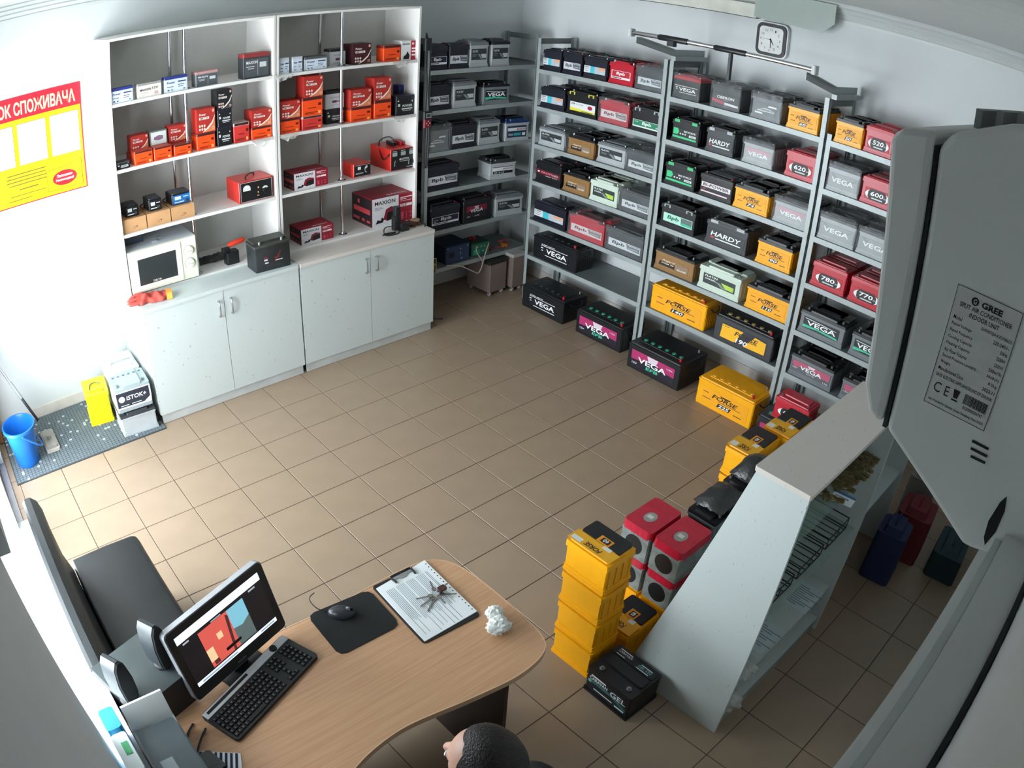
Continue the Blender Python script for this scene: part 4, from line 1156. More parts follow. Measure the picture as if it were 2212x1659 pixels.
def glove_pt(a, b):
    x = -.09 + .20 * a
    wd = .062 * (1 - .30 * abs(a - .35))
    th = PI * b
    return (x, wd * math.cos(th) * (1 + .12 * math.sin(17 * a)) + .010 * math.sin(9 * a + 5 * b), .002 + .050 * (1 - .25 * a) * math.sin(th) * (1 + .35 * math.sin(15 * a + 2 * b) * math.sin(8 * b)))


GLV = P('B8483E', .85)
G().grid(glove_pt, 24, 14).build('palm', GLV, t, True)
for k in range(4):
    y = -.045 + .030 * k
    G().loft([((-.07, y, .020), .015), ((-.115, y * 1.2 + .01 * (k % 2), .016 + .012 * (k % 2)), .015), ((-.15 - .012 * (k in (1, 2)), y * 1.35 - .01 * (k % 2), .015), .013), ((-.165 - .012 * (k in (1, 2)), y * 1.36, .010), .006)], 8).build('finger', GLV, t, True)
G().loft([((-.02, .05, .018), .015), ((-.06, .080, .016), .014), ((-.09, .088, .012), .007)], 8).build('thumb', GLV, t, True)
G().grid(lambda a, b: (.100 + .04 * a, .056 * math.cos(PI * b), .002 + .048 * math.sin(PI * b) * (1 + .15 * math.sin(9 * b))), 3, 12).build('cuff', P('E0983A', .85), t, True)

# used black battery on the left worktop
t = thing('car_battery', 'worn black tall battery with faint red print on left worktop', 'battery', (-.715, -.355, ZT), PI - .04, None)
w, d, h = .272, .175, .205
G().rbox(0, 0, 0, w, d, h * .86, .012, 2).build('case', P('24282A', .5, var=.3), t, True)
G().rbox(-.004, -.004, h * .86, w + .004, d + .004, h * .93, .014, 2).rbox(.01, .05, h * .93, w - .01, d - .008, h, .01, 2).build('lid', P('3A3E38', .5, var=.35), t, True)
for x in (.05, .22):
    G().cyl((x, .03, h * .93), (x, .03, h * 1.03), .011, .009, 10).build('terminal', LEAD, t, True)
patch(t, [(.24, .36, .34, .42), (.26, .26, .36, .31), (.56, .30, .76, .33)], P('C8CCCC'), -.0008, 'print', 'front', 0, 0, w, h)
patch(t, [(.24, .44, .34, .50), [(.52, .28), (.70, .62), (.74, .62), (.56, .28)], (.54, .40, .68, .44)], P('7A2430'), -.0008, 'print', 'front', 0, 0, w, h)
# black tool with a red handle behind it, and a folded black bag
t = thing('hand_tool', 'black tool with red grip lying behind the worn battery', 'tool', (-.60, -.60, ZT + .016), PI)
G().rbox(0, 0, 0, .10, .08, .09, .012, 2).build('head', BLACK, t)
G().rbox(-.02, .02, .09, .04, .06, .12, .01, 2).build('neck', BLACK, t)
G().loft([((.03, .04, .135), .012), ((.05, .04, .138), .019), ((.15, .04, .15), .019), ((.165, .04, .152), .010)], 12).build('grip', mat('bright_red_grip', 'D83A22', .4), t, True)
rb = random.Random(5)
o = G().grid(lambda a, b: (-.44 - .26 * a, -.74 - .12 * b + .03 * a, ZT + .019 + .045 * math.sin(PI * b) * (.6 + .4 * a) + .012 * rb.random()), 14, 6)
o = o.build('folded_bag', BLKBAG, None, True)
tag(o, 'flat black plastic bag behind the left chrome pole on worktop', 'bag')
# black soldering stand with cable, and a brown purse-like item on the right worktop
t = thing('jump_starter', 'black handheld device standing in a coil of cable on worktop', 'device', (-1.97, -.455, ZT), PI)
G().rbox(-.03, -.015, .012, .035, .035, .125, .012, 2).rbox(-.02, -.02, .085, .03, .03, .20, .012, 2).build('body', BLACK, t)
G().rbox(.02, -.04, 0, .10, .04, .062, .012, 2).build('base', BLACK, t)
G().tube([(.03, -.02, .03), (-.02, -.055, .004), (-.10, -.06, .004), (-.125, -.02, .006), (-.09, .035, .03), (-.04, .045, .034), (-.02, .02, .03)], .0045, 6, 6).build('cable', BLACK, t, True)
G().loft([((-.15, -.03, .008), .004), ((-.12, -.03, .010), .010), ((-.04, -.045, .010), .008)], 8).build('plug', BLACK, t, True)
t = thing('leather_case', 'brown scuffed pouch with pale flap on the right worktop', 'pouch', (-2.095, -.475, ZT), PI + .15)
G().ball((.06, .02, .022), (.075, .05, .022), 14, 8).build('pouch', P('5A2E26', .6), t, True)
G().ball((.085, .015, .036), (.05, .036, .016), 14, 8).build('flap', P('A9886E', .6), t, True)
for x in (.03, .09):
    G().cyl((x, -.03, .018), (x, -.04, .018), .014, None, 10).build('stud', P('4A2A22', .5), t, True)
o = G().tube([(-2.215, -.46, ZT + .006), (-2.225, -.44, ZT + .014), (-2.222, -.42, ZT + .006), (-2.20, -.40, ZT + .006)], .005, 6, 4).build('cable_clip', BLACK, None, True)
tag(o, 'short black clip at the corner of the right worktop', 'clip')

# battery tester hanging from the end of the shelving
t = thing('battery_tester', 'red and black handheld tester hanging on cables beside the shelves', 'tester', (-2.262, -.545, 1.655), PI)
G().rbox(0, -.03, 0, .075, .0, .125, .014, 3).build('case', P('6A1422', .4), t, True)
s = G().rbox(-.004, -.033, .068, .079, .002, .130, .014, 3).build('cover', BLACK, t, True)
patch(s, [(.012, .080, .063, .118)], P('9AA4A4', .3), -.0336, 'display')
patch(s, [(.018, .086, .057, .112)], P('3A4442', .3), -.0339, 'display')
patch(t, [ellipse(.0375 + a, .035 + b, .006, .006, 8) for a, b in ((-.016, 0), (.016, 0), (0, -.016), (0, .016))], P('D9A8AC'), -.0306, 'key')
G().tube([(.02, -.015, .128), (.03, -.01, .35), (.015, .0, .62), (.03, .02, .76)], .006, 6, 5).tube([(.055, -.015, .128), (.05, -.01, .3), (.06, .0, .60), (.03, .02, .76)], .006, 6, 5).build('cable', BLACK, t, True)
g = G()
for k in range(4):
    g.tube([(.01 + .018 * k, -.015, .002), (.006 + .02 * k, -.012, -.12), (.012 + .016 * k, -.01, -.25), (.016 + .014 * k, 0, -.34)], .005, 6, 4)
g.build('cable_bundle', P('2A2C30', .4), t, True)
G().rbox(.0, -.02, .62, .06, .02, .72, .01, 2).build('clamp', BLACK, t)

# ------------------------------------------------------------------ corner rack, lowest shelf and the boxes in front of it
zq = .387
t = thing('bench_charger', 'dark blue bench charger on the lowest shelf of corner rack', 'charger', (-2.60, -.62, zq), PI)
NB = mat('dark_blue_enamel', '1C2A44', .4)
G().rbox(0, .006, 0, .26, .26, .16, .006).build('housing', NB, t)
f = G().box(.008, 0, .008, .252, .008, .152).build('front_panel', P('2A3A58', .4), t)
patch(f, [(.10, .34, .34, .66)], P('141A28', .3), -.0008, 'display', 'front', 0, 0, .26, .16)
patch(f, [ellipse(x, y, .025, .04, 8) for x, y in ((.6, .76), (.6, .50), (.66, .2), (.9, .86), (.06, .9))], P('A9B4BC'), -.0008, 'indicator', 'front', 0, 0, .26, .16)
t = thing('bench_meter', 'green instrument with round sockets on the lowest corner shelf', 'instrument', (-2.90, -.63, zq), PI)
G().rbox(0, .006, 0, .20, .18, .12, .006).build('housing', P('1E4A3C', .4), t)
f = G().box(.006, 0, .006, .194, .008, .114).build('front_panel', P('2A6A54', .4), t)
patch(f, [ellipse(x, y, .035, .06, 8) for x, y in ((.3, .7), (.5, .72), (.7, .7), (.62, .35), (.8, .35))], P('B9C4BE'), -.0008, 'socket', 'front', 0, 0, .2, .12)
patch(f, [(.06, .15, .42, .5)], P('37A07E', .3), -.0008, 'display', 'front', 0, 0, .2, .12)
for k, (x, y, c, rz) in enumerate(((-2.96, -.70, 'B0202E', .5), (-3.14, -.66, 'C8281E', .8), (-3.34, -.66, 'D88A2A', 1.4))):
    z = zq + .125 if k == 0 else zq
    t = thing('crocodile_clamp', '%s crocodile clamp on the lowest corner shelf' % ('dark red', 'bright red', 'orange')[k], 'clamp', (x, y, z), PI + rz, 'crocodile clamps')
    G().ext([(0, 0), (.02, -.008), (.085, .002), (.10, .012), (.08, .014), (.02, .012)], 'z', 0, .022).build('jaw', P(c, .4), t)
    G().ext([(0, .034), (.02, .042), (.085, .022), (.10, .016), (.08, .014), (.02, .022)], 'z', .002, .020).build('jaw', P(c, .4), t)
    G().cyl((.05, .016, 0), (.05, .016, .026), .008, None, 8).build('spring', STEEL, t)
o = G().tube([(-2.58, -.59, zq + .012), (-2.72, -.572, zq - .02), (-2.86, -.565, zq - .10), (-2.93, -.57, zq - .13), (-2.97, -.572, zq - .04), (-2.92, -.60, zq + .06), (-2.93, -.605, zq + .11)], .005, 6, 6).build('white_cable', P('B9ADA4', .5), None, True)
tag(o, 'white cable drooping in front of the corner shelf from the left', 'cable')
o = G().tube([(-2.98, -.575, zq - .055), (-3.00, -.575, zq + .02), (-3.04, -.60, zq + .06), (-3.09, -.63, zq + .10), (-3.10, -.66, zq + .05)], .005, 6, 6).build('white_cable', P('B9ADA4', .5), None, True)
tag(o, 'white cable rising to the bright red clamp', 'cable')
o = G().tube([(-3.20, -.63, zq + .09), (-3.27, -.60, zq + .10), (-3.32, -.62, zq + .05), (-3.33, -.64, zq + .02)], .004, 6, 6).tube([(-3.16, -.62, zq + .05), (-3.24, -.61, zq + .03), (-3.30, -.64, zq + .02)], .004, 6, 6).build('red_cable', RED, None, True)
tag(o, 'thin red leads between the red and orange clamps', 'cable')
# grey boxes on castors
for k, (x, y, w, d, h, rz) in enumerate(((-3.03, -.53, .21, .30, .31, PI + .05), (-3.275, -.50, .15, .25, .34, PI))):
    t = thing('castor_box', 'taupe box on castors standing %s' % ('in front of the corner rack' if k == 0 else 'against the left end of the long rack'), 'box', (x, y, 0), rz, 'boxes on castors')
    G().rbox(0, 0, .045, w, d, h, .006).build('body', P('7A6A62', .6), t)
    G().rbox(-.004, -.004, h, w + .004, d + .004, h + .03, .01, 2).build('lid', P('1E1E1C', .5) if k == 0 else P('A9A9A4', .5), t)
    for a in (.03, w - .03):
        for b in (.03, d - .03):
            c = G().cyl((a - .009, b, .018), (a + .009, b, .018), .018, None, 12).build('castor', P('A9A6A2', .5), t, True)
            G().box(a - .012, b - .008, .018, a + .012, b + .008, .046).build('castor_fork', STEEL, c)
# yellow framed bundle by the cupboard end
t = thing('cable_reel', 'small yellow wire frame with coiled leads beside the white cupboard', 'cable frame', (-2.345, -.56, .387), PI)
g = G()
for a, b in (((0, 0, 0), (0, 0, .12)), ((.10, 0, 0), (.10, 0, .12)), ((0, 0, .12), (.10, 0, .12)), ((0, 0, .07), (.10, 0, .07)), ((.05, 0, .07), (.05, 0, .12))):
    g.cyl(a, b, .004, None, 6)
g.build('frame', P('CDB75A', .4), t)
G().box(.012, -.004, .004, .088, .004, .066).build('panel', P('B8A020', .4), t)
G().tube([(.02, -.012, .06), (.01, -.016, .02), (.03, -.016, -.02), (.05, -.014, .05), (.07, -.016, .0), (.08, -.014, .06)], .004, 6, 5).build('coil', P('5A3A2A', .5), t, True)
o = G().tube([(-2.36, -.53, .30), (-2.35, -.50, .18), (-2.37, -.49, .10), (-2.36, -.47, .01), (-2.42, -.42, .006)], .006, 6, 6).build('black_cable', BLACK, None, True)
tag(o, 'black cable hanging to the floor between cupboard and corner rack', 'cable')

# ------------------------------------------------------------------ batteries standing on the floor in front of the racks
for lab_, x, y, w, d, h, kind in (
        ('long black truck battery on the floor, nearest the room corner', -3.165, -.247, .505, .30, .215, 'vegabk'),
        ('black truck battery with magenta label on the floor under left bay', -3.172, .402, .498, .29, .220, 'efb'),
        ('large black truck battery with magenta label, nearest the amber one', -3.063, 1.060, .508, .36, .225, 'efb'),
        ('large amber truck battery on the floor by the middle bay', -3.066, 1.734, .494, .30, .225, 'forseT'),
        ('black truck battery on the floor under the right-hand bay', -2.98, 2.31, .40, .26, .22, 'efb')):
    battery('truck_battery', lab_, (x, y, 0), PI / 2, w, d, h, kind, 'battery', 'truck batteries on the floor', '225' if kind == 'forseT' else None)
battery('car_battery', 'crimson battery resting on the black truck battery under right bay', (-2.995, 2.40, .237), PI / 2, .278, .175, .17, 'redn', 'battery', None, '600')

# stacks beside the display stand (longest side runs away from the room)
def stack(x, y, n, w, d, h, kind, what, where, rz=PI / 2, z0=0.0, top=True, num=None, hs=None):
    for k in range(n):
        pos = '%s in its stack' % (['lowest', 'second lowest', 'third', 'fourth'][k] if k < n - 1 or n == 1 else 'topmost') if n > 1 else ''
        battery('car_battery', ('%s %s, %s' % (what, where, pos)).strip(' ,'), (x, y, z0 + k * (h + .001)), rz, w, d, h, kind, 'battery', 'stacked batteries on the floor', num, topprint=(top and k == n - 1), lab=False)


stack(-.600, 2.703, 4, .242, .178, .186, 'forseF', 'amber battery', 'beside the desk end')
stack(-.800, 2.800, 1, .190, .242, .186, 'forseF', 'amber battery with printed top behind the stack of four', '', num='60')
stack(-1.060, 2.640, 1, .180, .262, .186, 'forseF', 'amber battery', 'under the left red-topped column', top=False)
stack(-1.060, 2.830, 1, .180, .262, .186, 'forseF', 'amber battery', 'under the right red-topped column', top=False)
for cidx, y in enumerate((2.652, 2.838)):
    for k in range(2):
        z = .188 + k * .188
        t = thing('wrapped_battery', 'grey film-wrapped battery with red top, %s column, %s' % (('left', 'right')[cidx], ('lower', 'upper')[k]), 'battery', (-1.062, y, z), PI / 2, 'red-topped wrapped batteries')
        w, d, h = .172, .250, .186
        G().rbox(0, 0, 0, w, d, h * .80, .006).build('case', mat('cloudy_grey_film', '7C8482', .22, var=.25, scale=14, bump=.5, bscale=22), t)
        G().rbox(-.002, -.002, h * .76, w + .002, d + .002, h, .020, 3, .95).build('lid', mat('glossy_red_film', 'B01C34', .18, var=.12, scale=16, bump=.5, bscale=18), t)
        patch(t, [ellipse(.5, .40, .30, .30, 18)], BLACK, -.0012, 'handle_opening', 'front', 0, 0, w, h)
        patch(t, [ellipse(.5, .40, .18, .16, 18)], P('8A8A84'), h + .0012, 'sticker', 'top', 0, 0, w, d)
        patch(t, [(.40, .36, .58, .46)], P('C4C4BE'), h + .0016, 'sticker', 'top', 0, 0, w, d)
# dark bagged batteries and the one with a dark label
for k in range(3):
    t = battery('car_battery', 'dark battery with black label in the bagged stack, %s' % ['bottom', 'middle', 'top'][k], (-1.385, 2.80, k * .189), PI / 2, .175, .30, .180, 'vegag' if k == 2 else 'bpbk', 'battery', 'bagged stack by the display stand')
for k in range(3):
    battery('car_battery', 'grey battery with dark VERTICAL label near the stand, %s'.replace('VERTICAL ', '') % ['bottom', 'middle', 'top'][k], (-1.735, 2.775, k * .184), PI / 2, .175, .242, .175, 'vegag', 'battery', 'grey stack by the display stand')
for k, (x, y, z) in enumerate(((-1.40, 2.80, .562), (-1.76, 2.78, .548))):
    rr = random.Random(20 + k)
    o = G().grid(lambda a, b: (x - .02 - .24 * a, y + .0 + .17 * b, z + .004 + (.055 + .03 * k) * (math.sin(PI * a) * math.sin(PI * b)) ** .5 + .012 * rr.random()), 12, 8).build('plastic_bag', BLKBAG, None, True)
    tag(o, 'dark crumpled bag on top of the %s stack' % ('bagged' if k == 0 else 'grey'), 'bag')
stack(-1.99, 2.615, 3, .185, .320, .186, 'forseF', 'amber battery', 'nearer of two by the rack end', num='60')
stack(-2.33, 2.66, 3, .185, .335, .186, 'forseF', 'amber battery', 'against the right-hand rack bay', num='60')

# gel battery on the floor
t = thing('gel_battery', 'black gel battery with white and teal lettering on the floor', 'battery', (-.552, 2.975, 0), PI / 2 - .02)
w, d, h = .262, .205, .175
G().rbox(-.006, -.006, 0, w + .006, d + .006, .016, .006).rbox(0, 0, .016, w, d, h * .86, .006).build('case', BLACK, t)
G().rbox(-.002, -.002, h * .86, w + .002, d + .002, h * .93, .006).rbox(.01, .075, h * .93, w - .01, .135, h * .99, .006).rbox(.01, .145, h * .93, w - .01, d - .01, h * .955, .006).build('lid', BLACK, t)
for x in (.05, .215):
    G().loft([((x, .035, h * .93), .013), ((x, .035, h * .97), .013), ((x, .035, h * .97), .008), ((x, .035, h * 1.02), .007)], 12).build('terminal', LEAD, t, True)
lb = patch(t, [(.05, .14, .95, .80)], P('14181E', .5), -.0008, 'label', 'front', 0, 0, w, h)
patch(lb, [[(.06, .46), (.60, .44), (.94, .26), (.94, .36), (.6, .54), (.06, .54)]], P('2A6A6A', .5), -.0011, 'print', 'front', 0, 0, w, h)
patch(lb, [(.10, .70, .44, .76), (.20, .24, .64, .28), (.70, .20, .92, .26)], P('D6DCDC', .5), -.0013, 'print', 'front', 0, 0, w, h)
patch(lb, [(.05, .42, .12, .52)], P('6FB59A', .5), -.0014, 'seal', 'front', 0, 0, w, h)
text(lb, 'CARAVAN', P('DCE2E2'), .07 * w, .56 * h, .42 * w, .12 * h, -.0015)
text(lb, 'GEL', P('DCE2E2'), .56 * w, .48 * h, .36 * w, .20 * h, -.0015)
tl = patch(t, [(.08, .72, .42, .94), (.54, .72, .92, .94)], P('1A2226', .5), h * .956, 'top_label', 'top', 0, 0, w, d)
patch(tl, [(.10, .90, .38, .93), (.10, .74, .30, .76), (.56, .74, .84, .76), (.60, .88, .86, .90)], P('D6DCDC'), h * .958, 'print', 'top', 0, 0, w, d)
text(tl, 'CARAVAN', P('DCE2E2'), .10 * w, .82 * d, .30 * w, .06 * d, h * .9585, mode='top')
text(tl, 'GEL 12V', P('6FA8A8'), .57 * w, .79 * d, .30 * w, .07 * d, h * .9585, mode='top')

# ------------------------------------------------------------------ corner by the street door: mat, bucket, mop, batteries
t = thing('door_mat', 'grey rubber mat with a small square grid by the door', 'mat', (0, 0, 0))
mx0, mx1, my0, my1 = .155, 1.34, -1.03, -.262
G().box(mx0, my0, .0, mx1, my1, .006).build('backing', P('3A3E42', .8), t)
g1, g2 = G(), G()
nx, ny = 46, 30
rm = random.Random(11)
for a in range(nx):
    for b in range(ny):
        x0, y0 = mx0 + .004 + a * (mx1 - mx0 - .008) / nx, my0 + .004 + b * (my1 - my0 - .008) / ny
        (g2 if rm.random() < .07 else g1).box(x0, y0, .006, x0 + .021, y0 + .0205, .010)
for gg, m in ((g1, P('5E686C', .8)), (g2, P('9AA6AA', .8))):
    gg.build('grid_squares', m, t)['kind'] = 'stuff'

t = thing('bucket', 'blue plastic bucket with folded-down handle beside the mop', 'bucket', (1.195, -.50, .011))
BL = mat('blue_bucket_plastic', '1760B0', .3, var=.05)


def ovl(r, z, n=28):
    return [(r * .92 * math.cos(2 * PI * k / n), r * 1.08 * math.sin(2 * PI * k / n), z) for k in range(n)]


rows = [ovl(.095, 0), ovl(.105, .10), ovl(.128, .27), ovl(.140, .275), ovl(.140, .292), ovl(.128, .292), ovl(.122, .27), ovl(.098, .012), ovl(.002, .012)]
g = G()
vs = [p for r in rows for p in r]
n = 28
g.add(vs, [(i * n + k, i * n + (k + 1) % n, (i + 1) * n + (k + 1) % n, (i + 1) * n + k) for i in range(len(rows) - 1) for k in range(n)] + [tuple(range(n))])
g.build('body', BL, t, True)
G().tube([(.03, -.15, .27), (-.06, -.13, .17), (-.12, -.05, .11), (-.135, .03, .10), (-.11, .12, .15), (.0, .155, .27)], .006, 6, 6).build('handle', P('2A6AB8', .4), t, True)
t = thing('mop', 'flat mop with grey pole leaning in the corner', 'mop', (0, 0, 0))
pa, pb = Vector((.985, -.66, .07)), Vector((1.33, -1.02, .84))
dv = pb - pa
G().loft([(pa + dv * .12, .011), (pa + dv * .34, .011)], 10).build('pole_sleeve', BLACK, t, True)
G().loft([(pa + dv * .34, .013), (pa + dv * .5, .013)], 10).build('pole_joint', P('8A8E92', .4), t, True)
G().loft([(pa + dv * .5, .009), (pa + dv * .98, .009)], 10).build('pole', STEEL, t, True)
G().loft([(pa + dv * .86, .014), (pa + dv * 1.0, .013)], 10).build('grip', P('7A7E82', .5), t, True)
G().rbox(.945, -.74, .028, 1.03, -.50, .05, .01, 2).box(.97, -.66, .05, 1.00, -.60, .075).build('mop_plate', P('8C8880', .5), t)
G().rbox(.935, -.76, .011, 1.04, -.48, .030, .012, 2).build('mop_pad', P('A9A49A', .9), t)
t = thing('broom', 'reddish broom head in the corner left of the bucket', 'broom', (0, 0, 0))
G().ext([(1.335, .18), (1.37, .18), (1.36, .40), (1.345, .40)], 'y', -1.03, -.86).build('bristles', P('B8784A', .9), t)
G().box(1.335, -1.035, .40, 1.37, -.855, .46).build('head', P('8A2A3A', .5), t)
G().cyl((1.353, -.945, .46), (1.375, -.96, 1.30), .010, None, 10).build('stick', P('8A2A3A', .5), t, True)
G().box(1.338, -1.03, .012, 1.366, -.86, .18).build('bristle_tips', P('A96A40', .9), t)

stackx = .435
t = battery('car_battery', 'bare grey battery at the bottom of the stack by the cupboard', (.462, -.325, .011), PI - .06, .270, .235, .175, 'bosch', 'battery', 'batteries by the door', lab=False)
t = thing('car_battery', 'grey battery with dark framed label on top of the stack', 'battery', (.462, -.335, .194), PI - .06, 'batteries by the door')
w, d, h = .262, .225, .19
G().rbox(0, 0, 0, w, d, h * .82, .006).build('case', P('8C979C', .45), t)
G().rbox(-.001, -.001, h * .82, w + .001, d + .001, h * .92, .006).rbox(.06, .0, h * .92, w - .06, d, h, .006).build('lid', P('98A6A8', .45), t)
for k in range(6):
    G().cyl((.03 + .04 * k, .16, h), (.03 + .04 * k, .16, h + .003), .010, None, 10).build('vent_cap', P('5A666A', .5), t)
for x in (.035, w - .035):
    G().cyl((x, .04, h * .92), (x, .04, h * .92 + .02), .010, None, 10).build('terminal', LEAD, t, True)
lb = patch(t, [[(.02, .14), (.98, .14), (1.0, .36), (1.0, .82), (.02, .82)]], P('E4E8E8', .5), -.0008, 'label', 'front', 0, 0, w, h)
patch(lb, [[(.02, .20), (.78, .20), (.96, .36), (.96, .78), (.02, .78)]], P('242A36', .5), -.0011, 'print', 'front', 0, 0, w, h)
patch(lb, [ellipse(.16, .52, .09, .12, 16)], P('D9DDE0', .5), -.0013, 'emblem', 'front', 0, 0, w, h)
text(lb, 'ISTOK+', P('E9ECEC'), .29 * w, .44 * h, .58 * w, .17 * h, -.0015, .15)
patch(lb, [(.10, .25, .34, .28), (.42, .25, .70, .28)], P('B9C0C4'), -.0014, 'print', 'front', 0, 0, w, h)
t = thing('canister_battery', 'bright yellow battery with moulded grooves beside the grey stack', 'battery', (.640, -.615, .011), PI - .12, 'batteries by the door')
w, d, h = .185, .26, .25
YB_ = mat('lemon_plastic', 'E8DA10', .4, var=.04)
G().rbox(0, 0, 0, w, d, .02, .006).rbox(.006, .006, .02, w - .006, d - .006, h * .85, .006).build('case', YB_, t)
G().rbox(0, 0, h * .85, w, d, h * .96, .008, 2).rbox(.03, .05, h * .96, w - .03, d - .03, h, .008, 2).build('lid', YB_, t)
for a, b, c, e in ((.14, .14, .46, .40), (.54, .14, .86, .40), (.14, .46, .46, .74), (.54, .46, .86, .74)):
    G().box(a * w, .001, b * h, c * w, .007, e * h).build('moulded_panel', YB_, t)
G().tube([(.05, .07, h), (.06, .13, h + .008), (.10, .15, h + .008), (.14, .13, h)], .005, 6, 3).build('handle', P('6A661A', .5), t, True)
for k in range(6):
    G().cyl((.15, .04 + .035 * k, h * .96), (.15, .04 + .035 * k, h * .96 + .004), .008, None, 8).build('vent_cap', P('8A8416', .5), t)
t = thing('car_battery', 'washed-out white battery behind the grey stack against wall', 'battery', (.420, -.60, .011), PI - .02, 'batteries by the door')
w, d, h = .235, .30, .37
G().rbox(0, 0, 0, w, d, h * .88, .008).build('case', P('D6DAD8', .4), t)
G().rbox(.0, .0, h * .88, w, d, h * .94, .008).rbox(.05, .03, h * .94, w - .05, d - .03, h, .008).build('lid', P('DADEDC', .4), t)
G().tube([(.04, .06, h), (.05, .10, h + .01), (.2, .10, h + .01), (.22, .06, h)], .005, 6, 4).build('handle', P('8A8E90', .4), t, True)

# ------------------------------------------------------------------ notice board on the back wall
t = thing('notice_board', 'red and yellow consumer notice board with paper pockets on wall', 'notice board', (1.285, YB + .002, 1.603), PI)
w, h = 1.01, .755
G().box(0, -.006, 0, w, 0, h).build('board', mat('board_red', 'B02030', .35, var=.02), t)
yl = patch(t, [(.008, .010, .992, .790)], mat('board_yellow', 'F2C814', .35, var=.02), -.0066, 'panel', 'front', 0, 0, w, h)
tt = text(t, 'КУТОЧОК СПОЖИВАЧА', P('F0D9A0'), .155, h * .825, w * .805, h * .125, -.0072, 0, .03)
for k in range(4):
    x0 = .025 + .245 * k
    pk = G().box(x0 * w, -.010, .36 * h, (x0 + .215) * w, -.0068, .745 * h).build('paper_pocket', PAPER, t)
    pw, ph, px, pz = .215 * w, .385 * h, x0 * w, .36 * h
    patch(pk, [(0, 0, 1, .012), (0, .988, 1, 1), (0, 0, .015, 1), (.985, 0, 1, 1)], P('8A6A2A'), -.0103, 'pocket_edge', 'front', px, pz, pw, ph)
    if k == 3:
        patch(pk, [(.08, .34, .90, .96)], P('B4BEC0', .7), -.0104, 'document', 'front', px, pz, pw, ph)
    r3 = random.Random(k)
    patch(pk, [(.12, .92 - .035 * q, .30 + .58 * r3.random(), .93 - .035 * q) for q in range(15 if k == 3 else 23)], P('96A2A6', .7), -.0108, 'print', 'front', px, pz, pw, ph)
r3 = random.Random(9)
patch(t, [(.20 + .02 * r3.random(), .285 - .032 * q, .56 + .07 * r3.random(), .295 - .032 * q) for q in range(4)] + [(.30, .14, .46, .152), (.22, .09, .52, .098), (.20, .05, .40, .058)], P('6A5A1A', .7), -.0072, 'print', 'front', w * .22, 0, w * .9, h)
for k in (0, 1):
    x0 = .70 if k else .03
    pk = G().box(x0 * w, -.010, .045 * h, (x0 + .27) * w, -.0068, .295 * h).build('leaflet_pocket', P('EFC216', .35), t)
    pw, ph, px, pz = .27 * w, .25 * h, x0 * w, .045 * h
    patch(pk, [(0, 0, 1, .02), (0, 0, .015, .8), (.985, 0, 1, .98), [(0, .78), (.3, .80), (.62, .84), (1, 1.0), (1, .98), (.62, .82), (.3, .78), (0, .76)]], P('7A5A1A'), -.0104, 'pocket_edge', 'front', px, pz, pw, ph)
    ov = patch(pk, [ellipse(.50, .40, .34, .28, 24)], P('B8202C', .35), -.0106, 'emblem', 'front', px, pz, pw, ph)
    text(ov, 'Положення', P('F2E6E0'), px + .28 * pw, pz + .44 * ph, .44 * pw, .11 * ph, -.0112, .15)
    text(ov, 'Рекомендації', P('F2E6E0'), px + .24 * pw, pz + .28 * ph, .52 * pw, .11 * ph, -.0112, .15)

# ------------------------------------------------------------------ sofa under the window
t = thing('sofa', 'black leatherette sofa without armrests under the window', 'sofa', (0, 0, 0))
g = G()
pr = [(1.205, .40), (1.232, .52), (1.245, .70), (1.248, .80), (1.262, .855), (1.29, .885), (1.32, .885), (1.335, .868), (1.300, .866), (1.300, .12), (1.215, .12)]
g.ext(pr, 'y', 1.255, 2.36)
g.build('backrest', LEATHER, t, True)
g = G()
sp = [(.815, .30), (.812, .38), (.825, .415), (.85, .425), (1.0, .43), (1.20, .425), (1.20, .28), (.83, .28)]
g.ext(sp, 'y', 1.20, 2.36)
o = g.build('seat_cushion', LEATHER, t, True)
b = o.modifiers.new('round', 'BEVEL')
b.width, b.segments = .02, 3
G().box(.85, 1.23, .06, 1.29, 2.34, .278).build('base', P('1C1F22', .6), t)
for x in (.88, 1.25):
    for y in (1.27, 2.30):
        G().cyl((x, y, 0), (x, y, .06), .02, .025, 10).build('foot', BLACK, t)

# ------------------------------------------------------------------ desk
DZ = .752
dpx = [(900, 1217), (940, 1208), (985, 1218), (1040, 1255), (1100, 1305), (1150, 1350), (1175, 1380), (1179, 1400), (1160, 1428), (1115, 1462), (1060, 1488), (1000, 1515), (930, 1543), (870, 1570), (820, 1605), (775, 1645)]
outline = [(1.30, 2.33), (1.05, 2.40), (.80, 2.445), (.40, 2.462), (.08, 2.452)]
for u, v in dpx:
    p = on(u, v, 2, DZ)
    outline.append((p.x, p.y))
outline += [(.80, 3.13), (.90, 3.22), (1.0, 3.33), (1.30, 3.40)]


def smooth(pl, n=2):
    for _ in range(n):
        q = []
        for i in range(len(pl)):
            a, b = pl[i], pl[(i + 1) % len(pl)]
            if math.dist(a, b) > .22 or i >= len(pl) - 1 or i == len(pl) - 2:
                q += [a, b]
            else:
                q += [(a[0] * .75 + b[0] * .25, a[1] * .75 + b[1] * .25), (a[0] * .25 + b[0] * .75, a[1] * .25 + b[1] * .75)]
        pl = q
    return [p for i, p in enumerate(pl) if math.dist(p, pl[i - 1]) > 1e-4]


